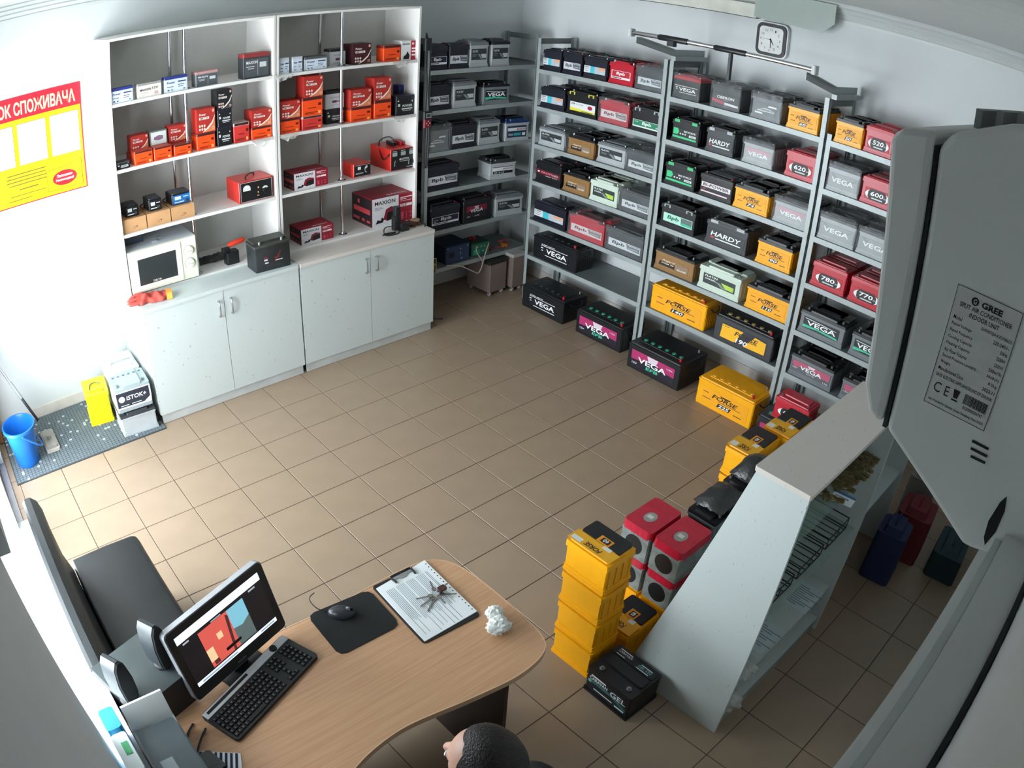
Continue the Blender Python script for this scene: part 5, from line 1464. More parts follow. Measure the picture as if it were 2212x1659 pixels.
ol = smooth(outline)
cxo, cyo = sum(p[0] for p in ol) / len(ol), sum(p[1] for p in ol) / len(ol)
t = thing('desk', 'light wood office desk with rounded end and dark walnut legs', 'desk', (0, 0, 0))
G().ext(ol, 'z', DZ - .024, DZ).build('desk_top', DESKW, t)
nrm = []
for i in range(len(ol)):
    a, b = ol[i - 1], ol[(i + 1) % len(ol)]
    dx, dy = b[0] - a[0], b[1] - a[1]
    l = math.hypot(dx, dy) or 1
    nrm.append((dy / l, -dx / l))
sg = 1 if sum((p[0] - cxo) * n_[0] + (p[1] - cyo) * n_[1] for p, n_ in zip(ol, nrm)) > 0 else -1
ob = [(p[0] + sg * n_[0] * .004, p[1] + sg * n_[1] * .004) for p, n_ in zip(ol, nrm)]
n = len(ol)
g = G()
g.add([(p[0], p[1], DZ + .001) for p in ol] + [(p[0], p[1], DZ + .001) for p in ob] + [(p[0], p[1], DZ - .025) for p in ob] + [(p[0], p[1], DZ - .025) for p in ol],
      [(r * n + i, r * n + (i + 1) % n, ((r + 1) % 4) * n + (i + 1) % n, ((r + 1) % 4) * n + i) for r in range(4) for i in range(n)])
g.build('edge_band', P('CDA986', .4), t)
G().box(.062, 2.50, 0, .080, 3.085, DZ - .025).build('end_panel', DKWOOD, t)
G().box(1.262, 2.45, 0, 1.28, 3.36, DZ - .025).build('end_panel', DKWOOD, t)
G().box(.081, 2.60, .16, 1.261, 2.616, DZ - .025).build('modesty_panel', DKWOOD, t)


def flat(name, label, cat, px, z, h, m, part='body', r=None):
    """flat thing on a surface from its four photographed corners"""
    p = [on(u, v, 2, z) for u, v in px]
    c = sum(p, Vector()) / 4
    t = thing(name, label, cat, (c.x, c.y, z))
    pl = [(q.x - c.x, q.y - c.y) for q in p]
    if r:
        out = []
        for i in range(4):
            a, b, d = Vector(pl[i - 1]), Vector(pl[i]), Vector(pl[(i + 1) % 4])
            u, w = (a - b).normalized() * r, (d - b).normalized() * r
            out += [tuple(b + u), tuple(b + u * .3 + w * .3), tuple(b + w)]
        pl = out
    G().ext(pl, 'z', 0, h).build(part, m, t)
    return t, p, c


t, p, c = flat('mouse_pad', 'black mouse pad with rounded corners beside the clipboard', 'mouse pad', [(663, 1330), (797, 1274), (866, 1350), (735, 1418)], DZ + .0012, .003, mat('black_cloth', '101214', .85), 'pad', .03)
mp_ = on(738, 1328, 2, DZ + .004)
t = thing('computer_mouse', 'dark grey wired computer mouse on the black pad', 'mouse', (mp_.x, mp_.y, DZ + .0045), -.65)
G().ball((0, 0, .010), (.052, .031, .026), 18, 10, lambda d: 1 if d.z > -.35 else .9).build('shell', P('2E3238', .3), t, True)
G().box(-.045, -.001, .026, -.015, .001, .037).build('button_gap', BLACK, t)
G().cyl((-.026, -.004, .033), (-.026, .004, .033), .008, None, 12).build('scroll_wheel', P('8A8E94', .3), t)
o = G().tube([(.052, 0, .012), (.09, -.01, .02), (.12, -.05, .012), (.13, -.10, -.012), (.12, -.14, -.03)], .0022, 6, 6)
o.build('cord', BLACK, t, True)

t, p, c = flat('clipboard', 'black clipboard holding printed sheets on the desk', 'clipboard', [(803, 1269), (917, 1213), (1038, 1330), (916, 1392)], DZ + .0012, .004, BLACK, 'board', .012)
vx, vy = (p[1] - p[0]), (p[3] - p[0])
loc = lambda a, b: (p[0] + vx * a + vy * b) - c
sh = [loc(.03, .06), loc(1.0, .0), loc(1.0, .97), loc(.03, .985)]
pp_ = G().ext([(q.x, q.y) for q in sh], 'z', .004, .0075).build('paper_stack', PAPER, t)
g = G()
rq = random.Random(4)
for k in range(30):
    a = .12 + .78 * k / 30
    if k % 7 == 6:
        continue
    e = .16 + (.5 if k % 3 else .74) + .08 * rq.random()
    q = [loc(a, .16), loc(a + .008, .16), loc(a + .008, e), loc(a, e)]
    g.add([(w_.x, w_.y, .0079) for w_ in q], [(0, 1, 2, 3)])
g.build('print', P('7E8B95', .8), pp_)
g = G()
for k in range(16):
    q = loc(.965, .06 + .057 * k)
    g.cyl((q.x, q.y, .0075), (q.x, q.y, .0081), .003, None, 8)
g.build('punch_hole', P('3A4A44', .8), pp_)['kind'] = 'stuff'
q0, q1 = loc(.34, .015), loc(.70, .015)
G().loft([((q0.x, q0.y, .012), .004), ((q1.x, q1.y, .012), .004)], 8).build('clip_hinge', BLACK, t)
q = [loc(.36, .0), loc(.68, .0), loc(.68, .07), loc(.60, .07), loc(.57, .095), loc(.46, .095), loc(.43, .07), loc(.36, .07)]
G().ext([(w_.x, w_.y) for w_ in q], 'z', .0085, .0105).build('clip_plate', STEEL, t)
for a in (.33, .71):
    q0, q1 = loc(a, .03), loc(a - .01 if a > .5 else a + .02, .125)
    G().loft([((q0.x, q0.y, .013), .0045), ((q1.x, q1.y, .013), .0045)], 8).build('clip_arm', BLACK, t)

kp = on(942, 1287, 2, DZ + .009)
t = thing('key_bunch', 'bunch of metal keys lying on the printed sheets', 'keys', (kp.x, kp.y, DZ + .0092))
KM = mat('nickel_key', '8E8A84', .35, metal=.8, var=.2, scale=40)
for k, (a, l) in enumerate(((.55, .075), (.15, .07), (-.35, .065), (2.5, .06), (3.4, .06), (1.5, .05), (4.4, .055))):
    ca, sa = math.cos(a), math.sin(a)
    g = G()
    z = .001 + .0022 * k
    M_ = Matrix.Translation((.012 * ca, .012 * sa, z)) @ Matrix.Rotation(a, 4, 'Z')
    g.ext(ellipse(.010, 0, .011, .010, 10), 'z', 0, .002)
    g.ext([(.019, -.003), (l, -.003), (l + .003, 0), (l - .006, .0035), (l - .014, .002), (l - .02, .0045), (l - .028, .003), (.019, .003)], 'z', 0, .002)
    g.xf(M_)
    g.build('key', KM, t)
g = G()
g.tube([(.014 * math.cos(q_), .014 * math.sin(q_), .019) for q_ in [2 * PI * i_ / 8 for i_ in range(9)]], .0012, 5, 3)
g.build('key_ring', STEEL, t)
G().rbox(-.045, -.012, .0175, -.012, .012, .027, .005, 2).build('key_fob', P('4A2A2A', .4), t)

cp = on(1070, 1352, 2, DZ)
t = thing('crumpled_tissue', 'crumpled white tissue near the rounded end of the desk', 'tissue', (cp.x, cp.y, DZ + .001))
rt = random.Random(2)
sd = Vector((3.1, 1.7, .4))
G().ball((.01, .025, .030), (.052, .044, .030), 26, 16, lambda d: .72 + .55 * abs(noise.noise(d * 2.6 + sd)) + .12 * noise.noise(d * 7)).build('lower_wad', P('E2E6E2', .9), t, True)
G().ball((-.025, -.035, .026), (.040, .030, .026), 26, 16, lambda d: .72 + .55 * abs(noise.noise(d * 2.8 - sd)) + .12 * noise.noise(d * 8)).build('upper_wad', P('E6EAE6', .9), t, True)

# ------------------------------------------------------------------ all-in-one monitor, keyboard, speakers, black box, printer
a3, b3 = Vector((1.031, 2.618, .80)), Vector((.593, 2.480, .80))
ang = math.atan2(b3.y - a3.y, b3.x - a3.x)
mw = (b3 - a3).length
t = thing('monitor', 'black widescreen monitor showing a photo viewer on the desk', 'monitor', (a3.x, a3.y, DZ + .001), ang)
lean = math.atan2(.07, .27)
hs = .285
Mx = Matrix.Translation((0, 0, .047)) @ Matrix.Rotation(-lean, 4, 'X')


def mpart(g, name, m, parent=t, sm=False):
    g.xf(Mx)
    return g.build(name, m, parent, sm)


def rrect(x0, z0, x1, z1, r):
    return [(cx + r * math.cos(q), cz + r * math.sin(q)) for cx, cz, k in ((x1 - r, z1 - r, 0), (x0 + r, z1 - r, 1), (x0 + r, z0 + r, 2), (x1 - r, z0 + r, 3)) for q in [(k + i_ / 4) * PI / 2 for i_ in range(5)]]


mpart(G().ext(rrect(-.004, -.004, mw + .004, hs + .004, .018), 'y', .004, .032), 'back_shell', P('9A9EA2', .3), t)
mpart(G().ext(rrect(0, 0, mw, hs, .016), 'y', 0, .006), 'bezel', BLACK, t)


def scr(rects, hexc, y, name, e=1.0):
    g = G()
    for r in rects:
        pl = r if isinstance(r[0], tuple) else [(r[0], r[1]), (r[2], r[1]), (r[2], r[3]), (r[0], r[3])]
        g.add([(.028 + x * (mw - .056), y, .045 + z * (hs - .072)) for x, z in pl], [tuple(range(len(pl)))])
    return mpart(g, name, mat('screen_' + hexc, hexc, .3, var=0, emit=e), t)


sc_ = scr([(0, 0, 1, 1)], '15151C', -.0006, 'screen', .5)
scr([(0, .86, 1, 1), (0, .0, 1, .075)], 'E6EEF4', -.0010, 'browser_bar', .9)
scr([(.06, .02, .5, .05), (.80, .02, .97, .05)], '8AA0B4', -.0013, 'taskbar_icons', .8)
scr([(.22, .10, .56, .80)], 'D2584E', -.0010, 'photo_left', .8)
scr([[(.56, .10), (.76, .10), (.76, .80), (.56, .80)]], '7AB9CE', -.0011, 'photo_right', .8)
scr([[(.56, .10), (.76, .10), (.76, .48), (.66, .40), (.56, .44)]], '5A6A6A', -.0014, 'photo_right', .7)
scr([(.22, .20, .30, .44), (.38, .46, .44, .58)], 'E8C69A', -.0014, 'photo_detail', .8)
scr([[(.48, .10), (.51, .10), (.56, .72), (.53, .76)], (.25, .12, .31, .20)], '5A2A2E', -.0015, 'photo_detail', .6)
scr([(.05, .80, .12, .83), (.84, .80, .92, .83), (.38, .81, .5, .83)], 'A8ACB4', -.0014, 'menu_text', .8)
text_o = text(t, 'PHILIPS', P('8A8E92'), mw * .46, .058, .04, .008, .0030)
G().box(mw * .30, -.03, 0, mw * .70, .12, .012).ext([(mw * .42, .02), (mw * .58, .02), (mw * .58, .06), (mw * .42, .06)], 'z', .012, .14).build('stand', BLACK, t)

kq = [on(u, v, 2, DZ + .012) for u, v in ((434, 1548), (612, 1376), (691, 1413), (521, 1602))]
kc = kq[0]
kx, ky = (kq[1] - kq[0] + kq[2] - kq[3]) / 2, (kq[3] - kq[0] + kq[2] - kq[1]) / 2
ka = math.atan2(kx.y, kx.x)
kl, kd = kx.length, ky.length
t = thing('keyboard', 'black full-size keyboard with silver media strip before the monitor', 'keyboard', (kc.x, kc.y, DZ + .001), ka)
# local x: left to right, local y: away from the typist is negative side of the strip
sgn = 1 if (Matrix.Rotation(-ka, 2) @ Vector((ky.x, ky.y))).y > 0 else -1
G().rbox(0, min(0, sgn * kd), 0, kl, max(0, sgn * kd), .016, .012, 2).build('tray', BLACK, t)
st = G().box(.004, min(sgn * .004, sgn * .034), .016, kl - .004, max(sgn * .004, sgn * .034), .020).build('media_strip', P('B9BBBD', .35), t)
G().box(.02, min(sgn * .012, sgn * .022), .020, kl * .52, max(sgn * .012, sgn * .022), .0225).build('button_row', BLACK, st)
G().loft([((kl * .84, sgn * .019, .020), .015), ((kl * .84, sgn * .019, .026), .013), ((kl * .84, sgn * .019, .027), .001)], 16).build('volume_dial', BLACK, st, True)
key = G().ext([(0, 0), (.0158, 0), (.0158, .0158), (0, .0158)], 'z', 0, .006, .82).mesh('key', P('121416', .5))
kp0, rowp = .0188, (kd - .046) / 6.2
leg = mat('key_legend', '8E9494', .5, var=0)
lgm = G().add([(.005, .006, .0063), (.008, .006, .0063), (.008, .010, .0063), (.005, .010, .0063)], [(0, 1, 2, 3)]).mesh('legend', leg)
ncol = int((kl - .02) / kp0)
for r in range(6):
    for cidx in range(ncol):
        x = .010 + cidx * kp0
        if r == 5 and 4 <= cidx <= 8:
            if cidx != 4:
                continue
            yy = sgn * (.044 + r * rowp)
            G().ext([(x, min(yy, yy + sgn * .0155)), (x + 5 * kp0 - .003, min(yy, yy + sgn * .0155)), (x + 5 * kp0 - .003, max(yy, yy + sgn * .0155)), (x, max(yy, yy + sgn * .0155))], 'z', .016, .022, .98).build('key', P('121416', .5), t)
            continue
        if cidx in (15, 19) or (r in (3, 4) and 15 <= cidx <= 19 and cidx != 17):
            continue
        yy = sgn * (.044 + r * rowp) + (0 if sgn > 0 else -.0158)
        k_ = link('key', key, t, (x, yy, .016))
        link('legend', lgm, k_)

bx = thing('black_box', 'black flat-topped box behind the monitor under the speakers', 'box', (1.255, 2.635, DZ + .001), PI + .28)
G().rbox(0, 0, 0, .24, .27, .146, .004).build('case', BLACK, bx)
G().rbox(0, 0, .146, .24, .27, .149, .004).build('top_plate', P('343C3C', .5), bx)
for k, (u, v) in enumerate(((288, 1512), (362, 1437))):
    p = on(u, v, 2, DZ + .151)
    t = thing('desktop_speaker', 'black oval desktop speaker, %s of the pair on the box' % ('nearer the window' if k == 0 else 'nearer the monitor'), 'speaker', (p.x, p.y, DZ + .1505), PI + .45, 'desktop speakers')
    prof = [(.000, .0), (.050, .0), (.058, .03), (.060, .10), (.050, .17), (.034, .195), (.02, .195), (.004, .17), (-.006, .10), (-.004, .03)]
    G().ext([(x - .03, z + .012) for x, z in prof], 'y', -.012, .06, .9).build('cabinet', P('20282C', .35), t, True)
    G().ext([(x - .03, z + .014) for x, z in [(q[0] * .9 + .003, q[1] * .94 + .004) for q in prof]], 'y', -.020, -.011, 1.06).build('grille', mat('speaker_cloth', '0C1012', .9), t, True)
    G().loft([((0, .02, 0), .035), ((0, .02, .008), .033), ((0, .02, .014), .02)], 16).build('foot', BLACK, t, True)

t = thing('printer', 'grey-topped printer with a white back at the left desk end', 'printer', (1.30, 3.08, DZ + .001), PI)
G().rbox(0, .0, 0, .155, .41, .17, .012, 2).build('housing', P('7C868A', .4), t)
tp = G().rbox(.008, .012, .17, .147, .34, .192, .01, 2).build('lid', P('3C464A', .4), t)
G().box(.03, .05, .192, .075, .20, .194).build('tray_latch', P('7A8488', .4), tp)
G().ext([(.36, .16), (.41, .16), (.42, .24), (.40, .255), (.37, .20)], 'x', .002, .153).build('paper_guide', WHITE, t, True)
t = thing('tissue_pack', 'blue and white packet standing on the sill beside the printer', 'packet', (1.318, 2.66, .861), 0)
G().rbox(0, 0, 0, .06, .10, .16, .012, 2, .9).build('blue_end', mat('sky_blue_wrap', '2A9ACB', .35), t)
G().rbox(.0, .101, 0, .06, .28, .155, .012, 2, .9).build('white_end', P('DDE6E6', .4), t)
G().box(.012, .15, .152, .035, .20, .157).build('emblem', P('3AA86A', .4), t)
t, p, c = flat('striped_cloth', 'navy and white striped cloth under the phone', 'cloth', [(405, 1622), (520, 1628), (524, 1668), (404, 1664)], DZ + .0012, .004, PAPER, 'cloth')
vx, vy = (p[1] - p[0]), (p[3] - p[0])
g = G()
for k in range(10):
    a = .04 + .096 * k
    q = [(p[0] + vx * aa + vy * bb) - c for aa, bb in ((a, .02), (a + .05, .02), (a + .05, .98), (a, .98))]
    g.add([(w_.x, w_.y, .0044) for w_ in q], [(0, 1, 2, 3)])
g.build('stripes', P('2A3050', .8), t)
t, p, c = flat('mobile_phone', 'black mobile phone lying on the striped cloth', 'phone', [(415, 1640), (452, 1622), (492, 1655), (450, 1680)], DZ + .0056, .009, P('141618', .2), 'body', .008)
G().box(-.03, -.02, .009, .03, .02, .0095).build('screen', mat('phone_glass', '0A0C0E', .1), t)
for k, pts_ in enumerate((((1.06, 2.70, .004), (1.13, 2.78, .02), (1.17, 2.86, .006), (1.19, 2.98, .006)), ((1.09, 2.66, .004), (1.14, 2.72, .012), (1.14, 2.84, .006), (1.16, 2.92, .005)))):
    o = G().tube([(a, b, DZ + .002 + c_) for a, b, c_ in pts_], .004, 6, 6).build('power_cable', BLACK, None, True)
    tag(o, 'black cable on the desk left of the keyboard, %s one' % ('longer' if k == 0 else 'shorter'), 'cable', 'cables on the desk')

# ------------------------------------------------------------------ display stand across the room
SX0, SX1, SZ = -.779, -1.715, 1.395
t = thing('display_stand', 'white speckled display stand with sloping front and open glass shelves', 'display stand', (0, 0, 0))
endp = [(3.02, 0), (3.578, 0), (3.592, SZ - .02), (3.368, SZ - .02)]
for x in (SX0, SX1 + .016):
    G().ext(endp, 'x', x - .016, x).build('end_panel', LAM, t)
G().rbox(SX1 - .012, 3.360, SZ - .02, SX0 + .004, 3.598, SZ, .006).build('top_panel', LAMTOP, t)
G().ext([(3.026, .0), (3.040, .0), (3.386, SZ - .02), (3.372, SZ - .02)], 'x', SX1 + .016, SX0 - .016).build('front_panel', LAM, t)
for z in (1.10, .70):
    yf = 3.02 + (3.368 - 3.02) * z / (SZ - .02) + .02
    G().box(SX1 + .017, yf, z - .006, SX0 - .017, 3.565, z).build('glass_shelf', GLASS, t)
G().box(SX1 + .017, 3.11, .30, SX0 - .017, 3.56, .316).build('lower_shelf', LAM, t)
G().box(SX1 + .017, 3.06, .075, SX0 - .017, 3.565, .091).build('bottom_shelf', LAM, t)
G().box(SX1 + .017, 3.548, 0, SX0 - .017, 3.562, .075).build('kick_plate', P('8E9690', .5), t)
t = thing('display_stand', 'second white display stand behind the first, mostly hidden by the air conditioner', 'display stand', (0, 0, 0))
endp = [(3.02, 0), (3.50, 0), (3.51, 1.34), (3.36, 1.34)]
for x in (-1.76, -2.66):
    G().ext(endp, 'x', x - .016, x).build('end_panel', LAM, t)
G().rbox(-2.69, 3.35, 1.34, -1.75, 3.52, 1.36, .006).build('top_panel', LAMTOP, t)
G().ext([(3.026, .0), (3.040, .0), (3.376, 1.34), (3.362, 1.34)], 'x', -2.66, -1.776).build('front_panel', LAM, t)
G().box(-2.66, 3.10, .50, -1.776, 3.49, .516).build('lower_shelf', LAM, t)
# boxes on the second stand
t = thing('small_carton', 'small white carton with orange lid on the second stand', 'box', (-1.79, 3.352, 1.361), PI / 2 + .1)
G().box(0, 0, 0, .085, .13, .055).build('body', P('D6D8DA', .5), t)
G().box(.0, .0, .055, .085, .13, .060).build('lid', P('4A4444', .5), t)
G().box(.05, .02, .060, .085, .12, .085).build('orange_block', P('E0641A', .4), t)
t = thing('loose_clamp', 'loose metal clamp beside the small white carton', 'clamp', (-1.775, 3.455, 1.361), .4)
G().tube([(0, 0, .006), (.02, .01, .012), (.03, .03, .006), (.01, .04, .008)], .005, 6, 4).build('jaw', LEAD, t, True)
G().rbox(.0, .035, 0, .03, .055, .02, .004).build('grip', RED, t)


def clampmesh():
    g = G()
    g.loft([((.016 * math.cos(q), .013 * math.sin(q), .010), .0055) for q in [.5 + 5.3 * i_ / 9 for i_ in range(10)]], 6)
    g.rbox(.012, -.014, .003, .034, -.004, .017, .002).rbox(.012, .004, .003, .034, .014, .017, .002)
    g.cyl((.024, -.020, .010), (.024, .020, .010), .004, None, 6)
    g.rbox(-.05, -.009, .004, -.014, .009, .014, .003)
    return g.mesh('clamp', BRASS, True)


cmesh = clampmesh()
rc = random.Random(8)
zg = 1.1012
k = 0
for (ua, va), (ub, vb), nn in (((1850, 980), (1905, 1005), 6), ((1836, 992), (1893, 1020), 6), ((1822, 1006), (1880, 1035), 6), ((1806, 1020), (1868, 1050), 6), ((1796, 1040), (1855, 1068), 5), ((1772, 1062), (1800, 1078), 3)):
    for q in range(nn):
        a = q / (nn - 1)
        p = on(ua + (ub - ua) * a + rc.uniform(-3, 3), va + (vb - va) * a + rc.uniform(-3, 3), 2, zg + .01)
        o = link('terminal_clamp', cmesh, None, (max(p.x, -1.66), min(max(p.y, 3.345), 3.535), zg), (0, 0, rc.random() * 6.28), (1.1, 1.1, 1.1))
        tag(o, 'small tarnished battery terminal clamp on the upper glass shelf', 'terminal clamp', 'terminal clamps on the glass shelf')
cc = thing('price_card', 'white price card with blue edge on the upper glass shelf', 'card', (on(1835, 1100, 2, zg).x, on(1835, 1100, 2, zg).y - .10, zg), PI / 2 + .1)
G().box(0, 0, 0, .10, .075, .0015).build('card', PAPER, cc)
G().box(.0, .058, .0015, .10, .075, .0018).build('blue_band', P('3A6A9A', .5), cc)
text(cc, 'АКБ 60', BLACK, .014, .012, .05, .014, .0021, mode='top')
text(cc, 'клеми', P('3A3A4A'), .014, .034, .06, .010, .0021, mode='top')
cc = thing('clear_tray', 'clear plastic tray with clamps on the glass shelf', 'tray', (-1.06, 3.37, zg), PI / 2)
G().box(0, 0, 0, .09, .09, .002).box(0, 0, .002, .09, .002, .02).box(0, .088, .002, .09, .09, .02).build('tray', mat('clear_plastic', 'D8DCDC', .1, var=0, alpha=.35), cc)
o = link('terminal_clamp', cmesh, None, (-1.10, 3.415, zg + .003), (0, 0, 1.0))
tag(o, 'tarnished terminal clamp in the clear tray', 'terminal clamp', 'terminal clamps on the glass shelf')
for k in range(4):
    t = thing('battery_bracket', 'grey metal hold-down rod at the near end of the glass shelf, %s' % ['first', 'second', 'third', 'fourth'][k], 'rod', (-.83 - .035 * k, 3.345, zg), 0, 'hold-down rods')
    G().tube([(0, 0, .006), (0, .09, .006), (0, .16, .006), (.004, .175, .010), (.02, .178, .016)], .005, 6, 4).build('rod', STEEL, t, True)
    G().box(-.008, .02, .0, .008, .09, .004).build('plate', LEAD, t)


def wires(g, pts, r=.0022):
    for a, b in zip(pts, pts[1:]):
        g.cyl(a, b, r, None, 5)


for k in range(3):
    x0 = -.90 - .27 * k
    t = thing('wire_rack', 'black wire display rack on the lower glass shelf, %s' % ['nearest', 'middle', 'farthest'][k], 'wire rack', (x0, 3.27, .7012), 0, 'wire display racks')
    g = G()
    wires(g, [(0, .02, .003), (-.22, .02, .003), (-.22, .26, .003), (0, .26, .003), (0, .02, .003)], .003)
    wires(g, [(0, .02, .06), (-.22, .02, .06), (-.22, .26, .06), (0, .26, .06), (0, .02, .06)], .003)
    for q in ((0, .02), (-.22, .02), (-.22, .26), (0, .26), (-.11, .02), (-.11, .26)):
        wires(g, [(q[0], q[1], .003), (q[0], q[1], .06)])
    for q in range(6):
        wires(g, [(-.04 * q, .02, .003), (-.04 * q, .26, .003)])
    g.build('basket', BLACK, t)
    g = G()
    for rr_ in (.05, .08, .11):
        wires(g, [(-.11 + rr_ * math.cos(PI * q / 10), .03, .06 + rr_ * math.sin(PI * q / 10)) for q in range(11)])
    for q in range(5):
        wires(g, [(-.11, .03, .06), (-.11 + .11 * math.cos(PI * (q + .5) / 5), .03, .06 + .11 * math.sin(PI * (q + .5) / 5))])
    g.build('fan_back', BLACK, t)
for k, (x, y) in enumerate(((-1.05, 3.40), (-1.42, 3.42))):
    t = thing('price_sheet', 'printed price sheet lying on the white lower shelf, %s one' % ('nearer' if k == 0 else 'farther'), 'sheet', (x, y, .3165), PI / 2, 'price sheets')
    G().box(0, 0, 0, .145, .20, .001).build('sheet', P('C4D2D4', .8), t)
    patch(t, [(.1, .12 + .08 * q, .5 + .3 * (q % 3), .15 + .08 * q) for q in range(10)], P('7A8C9A', .8), .0013, 'print', 'top', 0, 0, .145, .20)
t = thing('perforated_card', 'small pale perforated card on the white lower shelf', 'card', (-.93, 3.38, .3165), PI / 2 + .4)
G().box(0, 0, 0, .09, .06, .0012).build('card', P('D2CFC4', .8), t)
patch(t, [ellipse(.08 + .14 * q, .12, .03, .04, 8) for q in range(6)], BLACK, .0015, 'perforation', 'top', 0, 0, .09, .06)
t = thing('brown_card', 'brown card on the white lower shelf', 'card', (-.86, 3.46, .3165), PI / 2 - .1)
G().box(0, 0, 0, .085, .10, .0012).build('card', P('8A7264', .8), t)
G().box(.01, .01, .0012, .075, .03, .0016).build('fold', P('7A6456', .8), t)
for k, (x, y, z, s) in enumerate(((-.875, 3.535, .092, 1.2), (-.90, 3.53, .317, 1.15))):
    rr = random.Random(40 + k)
    o = G().ball((x, y, z + .045 * s), (.060 * s, .075 * s, .045 * s), 20, 12, lambda d: .70 + .6 * abs(noise.noise(d * 2.2 + Vector((k * 3.3, 1, 2))))).build('plastic_bag', BAG, None, True)
    tag(o, 'crumpled pale plastic bag on the %s of the stand' % ('bottom shelf' if k == 0 else 'white lower shelf'), 'plastic bag')

# dim things beyond the stand
for nm, lab_, cat_, x, y, w, d, h, c in (('blue_bag', 'dark blue bag on the floor behind the display stand', 'bag', -2.40, 3.64, .22, .20, .42, '1E2A52'), ('red_bag', 'dark red bag on the floor under the air conditioner', 'bag', -2.72, 3.68, .26, .24, .40, '6A1A22'), ('teal_box', 'dark teal box on the floor by the front wall', 'box', -2.78, 3.98, .34, .22, .22, '1E3A40'), ('grey_bag', 'grey paper bag on the floor beyond the stand', 'bag', -2.98, 3.60, .20, .2, .5, '7A7672')):
    t = thing(nm, lab_, cat_, (x, y, 0), .1)
    G().rbox(-w / 2, -d / 2, 0, w / 2, d / 2, h * .8, .03, 3, .94).build('body', P(c, .7), t, True)
    G().rbox(-w * .42, -d * .30, h * .8, w * .42, d * .30, h * .9, .02, 3, .8).build('top', P(c, .7), t, True)
    G().tube([(-w * .2, 0, h * .88), (-w * .12, 0, h), (w * .12, 0, h), (w * .2, 0, h * .88)], .006, 6, 4).build('handle', P(c, .6), t, True)

# ------------------------------------------------------------------ air conditioner on the front wall, right beside the camera
AX0, AX1 = .70, -.02
t = thing('air_conditioner', 'white wall-mounted air conditioner seen from its labelled end', 'air conditioner', (0, 0, 0))
ACW = mat('ac_plastic', 'D9DDDD', .35, var=.01)
prof = [(4.108, 2.800), (4.118, 2.815), (4.165, 2.838), (4.22, 2.855), (YF - .001, 2.862), (YF - .001, 2.500), (4.245, 2.487), (4.235, 2.486), (4.160, 2.531), (4.124, 2.553)]
o = G().ext(prof, 'x', AX1, AX0).build('body', ACW, t)
fp = [(4.066, 2.795), (4.075, 2.806), (4.104, 2.812), (4.104, 2.800), (4.119, 2.556), (4.104, 2.560), (4.092, 2.585)]
o2 = G().ext(fp, 'x', AX1 - .004, AX0 + .003).build('front_panel', ACW, t)
G().ext([(4.104, 2.800), (4.108, 2.800), (4.124, 2.553), (4.120, 2.553)], 'x', AX1, AX0 - .002).build('shadow_gap', P('20282A', .8), t)
for m_ in (o, o2):
    b = m_.modifiers.new('round', 'BEVEL')
    b.width, b.segments, b.limit_method = .006, 3, 'ANGLE'
G().box(AX1 + .05, 4.135, 2.515, AX0 - .05, 4.20, 2.519).build('louvre', ACW, t)
lg = G()
for k in range(9):
    q = 4.13 + .018 * k
    G().box(AX1 + .03, q, 2.815 + .0026 * (k * 1.8) + .008, AX0 - .02, q + .006, 2.815 + .0026 * (k * 1.8) + .024).build('top_slat', P('8A9090', .5), t)
vz = 2.545
for k in range(3):
    c0 = [on(u, v, 0, AX0) for u, v in (((2100, 952), (2135, 970)), ((2097, 968), (2132, 986)), ((2097, 985), (2128, 1000)))[k]]
    G().loft([((AX0 + .0002, c0[0].y, c0[0].z), .0012), ((AX0 + .0002, c0[1].y, c0[1].z), .0012)], 6).build('vent_slot', P('20282A', .8), t)
# pipe opening at the back of the end cap
ph = [on(u, v, 0, AX0 + .0005) for u, v in ((2175, 1072), (2160, 1085), (2135, 1125), (2125, 1160), (2127, 1178), (2150, 1150), (2170, 1105))]
G().add([tuple(q) for q in ph], [tuple(range(len(ph)))]).build('pipe_opening', P('14181A', .9), t)
st = thing('rating_plate_anchor', '', '') if False else None
q = [on(u, v, 0, AX0) for u, v in ((2067, 615), (2209, 672), (2145, 938), (2010, 876))]
sx, sz = q[0].y + .001, (q[2].z + q[3].z) / 2
sw, shh = .0615, (q[0].z + q[1].z) / 2 - sz
pl_ = bpy.data.objects.new('rating_plate', G().box(0, -.0004, 0, sw, 0, shh).mesh('rating_plate', mat('plate_grey', 'C9CDCC', .4, var=.01)))
COL.objects.link(pl_)
pl_.parent = t
pl_.location = (AX0, sx, sz)
pl_.rotation_euler = (0, math.radians(0), PI / 2)
INK = mat('plate_ink', '161C1C', .5, var=0)
bw = .0005
patch(pl_, [(0, 0, sw, bw), (0, shh - bw, sw, shh), (0, 0, bw, shh), (sw - bw, 0, sw, shh)], INK, -.0006, 'border')


def ptxt(s, x, z, w, h, bold=.01):
    text(pl_, s, INK, x * sw, z * shh, w * sw, h * shh, -.0007, 0, bold)


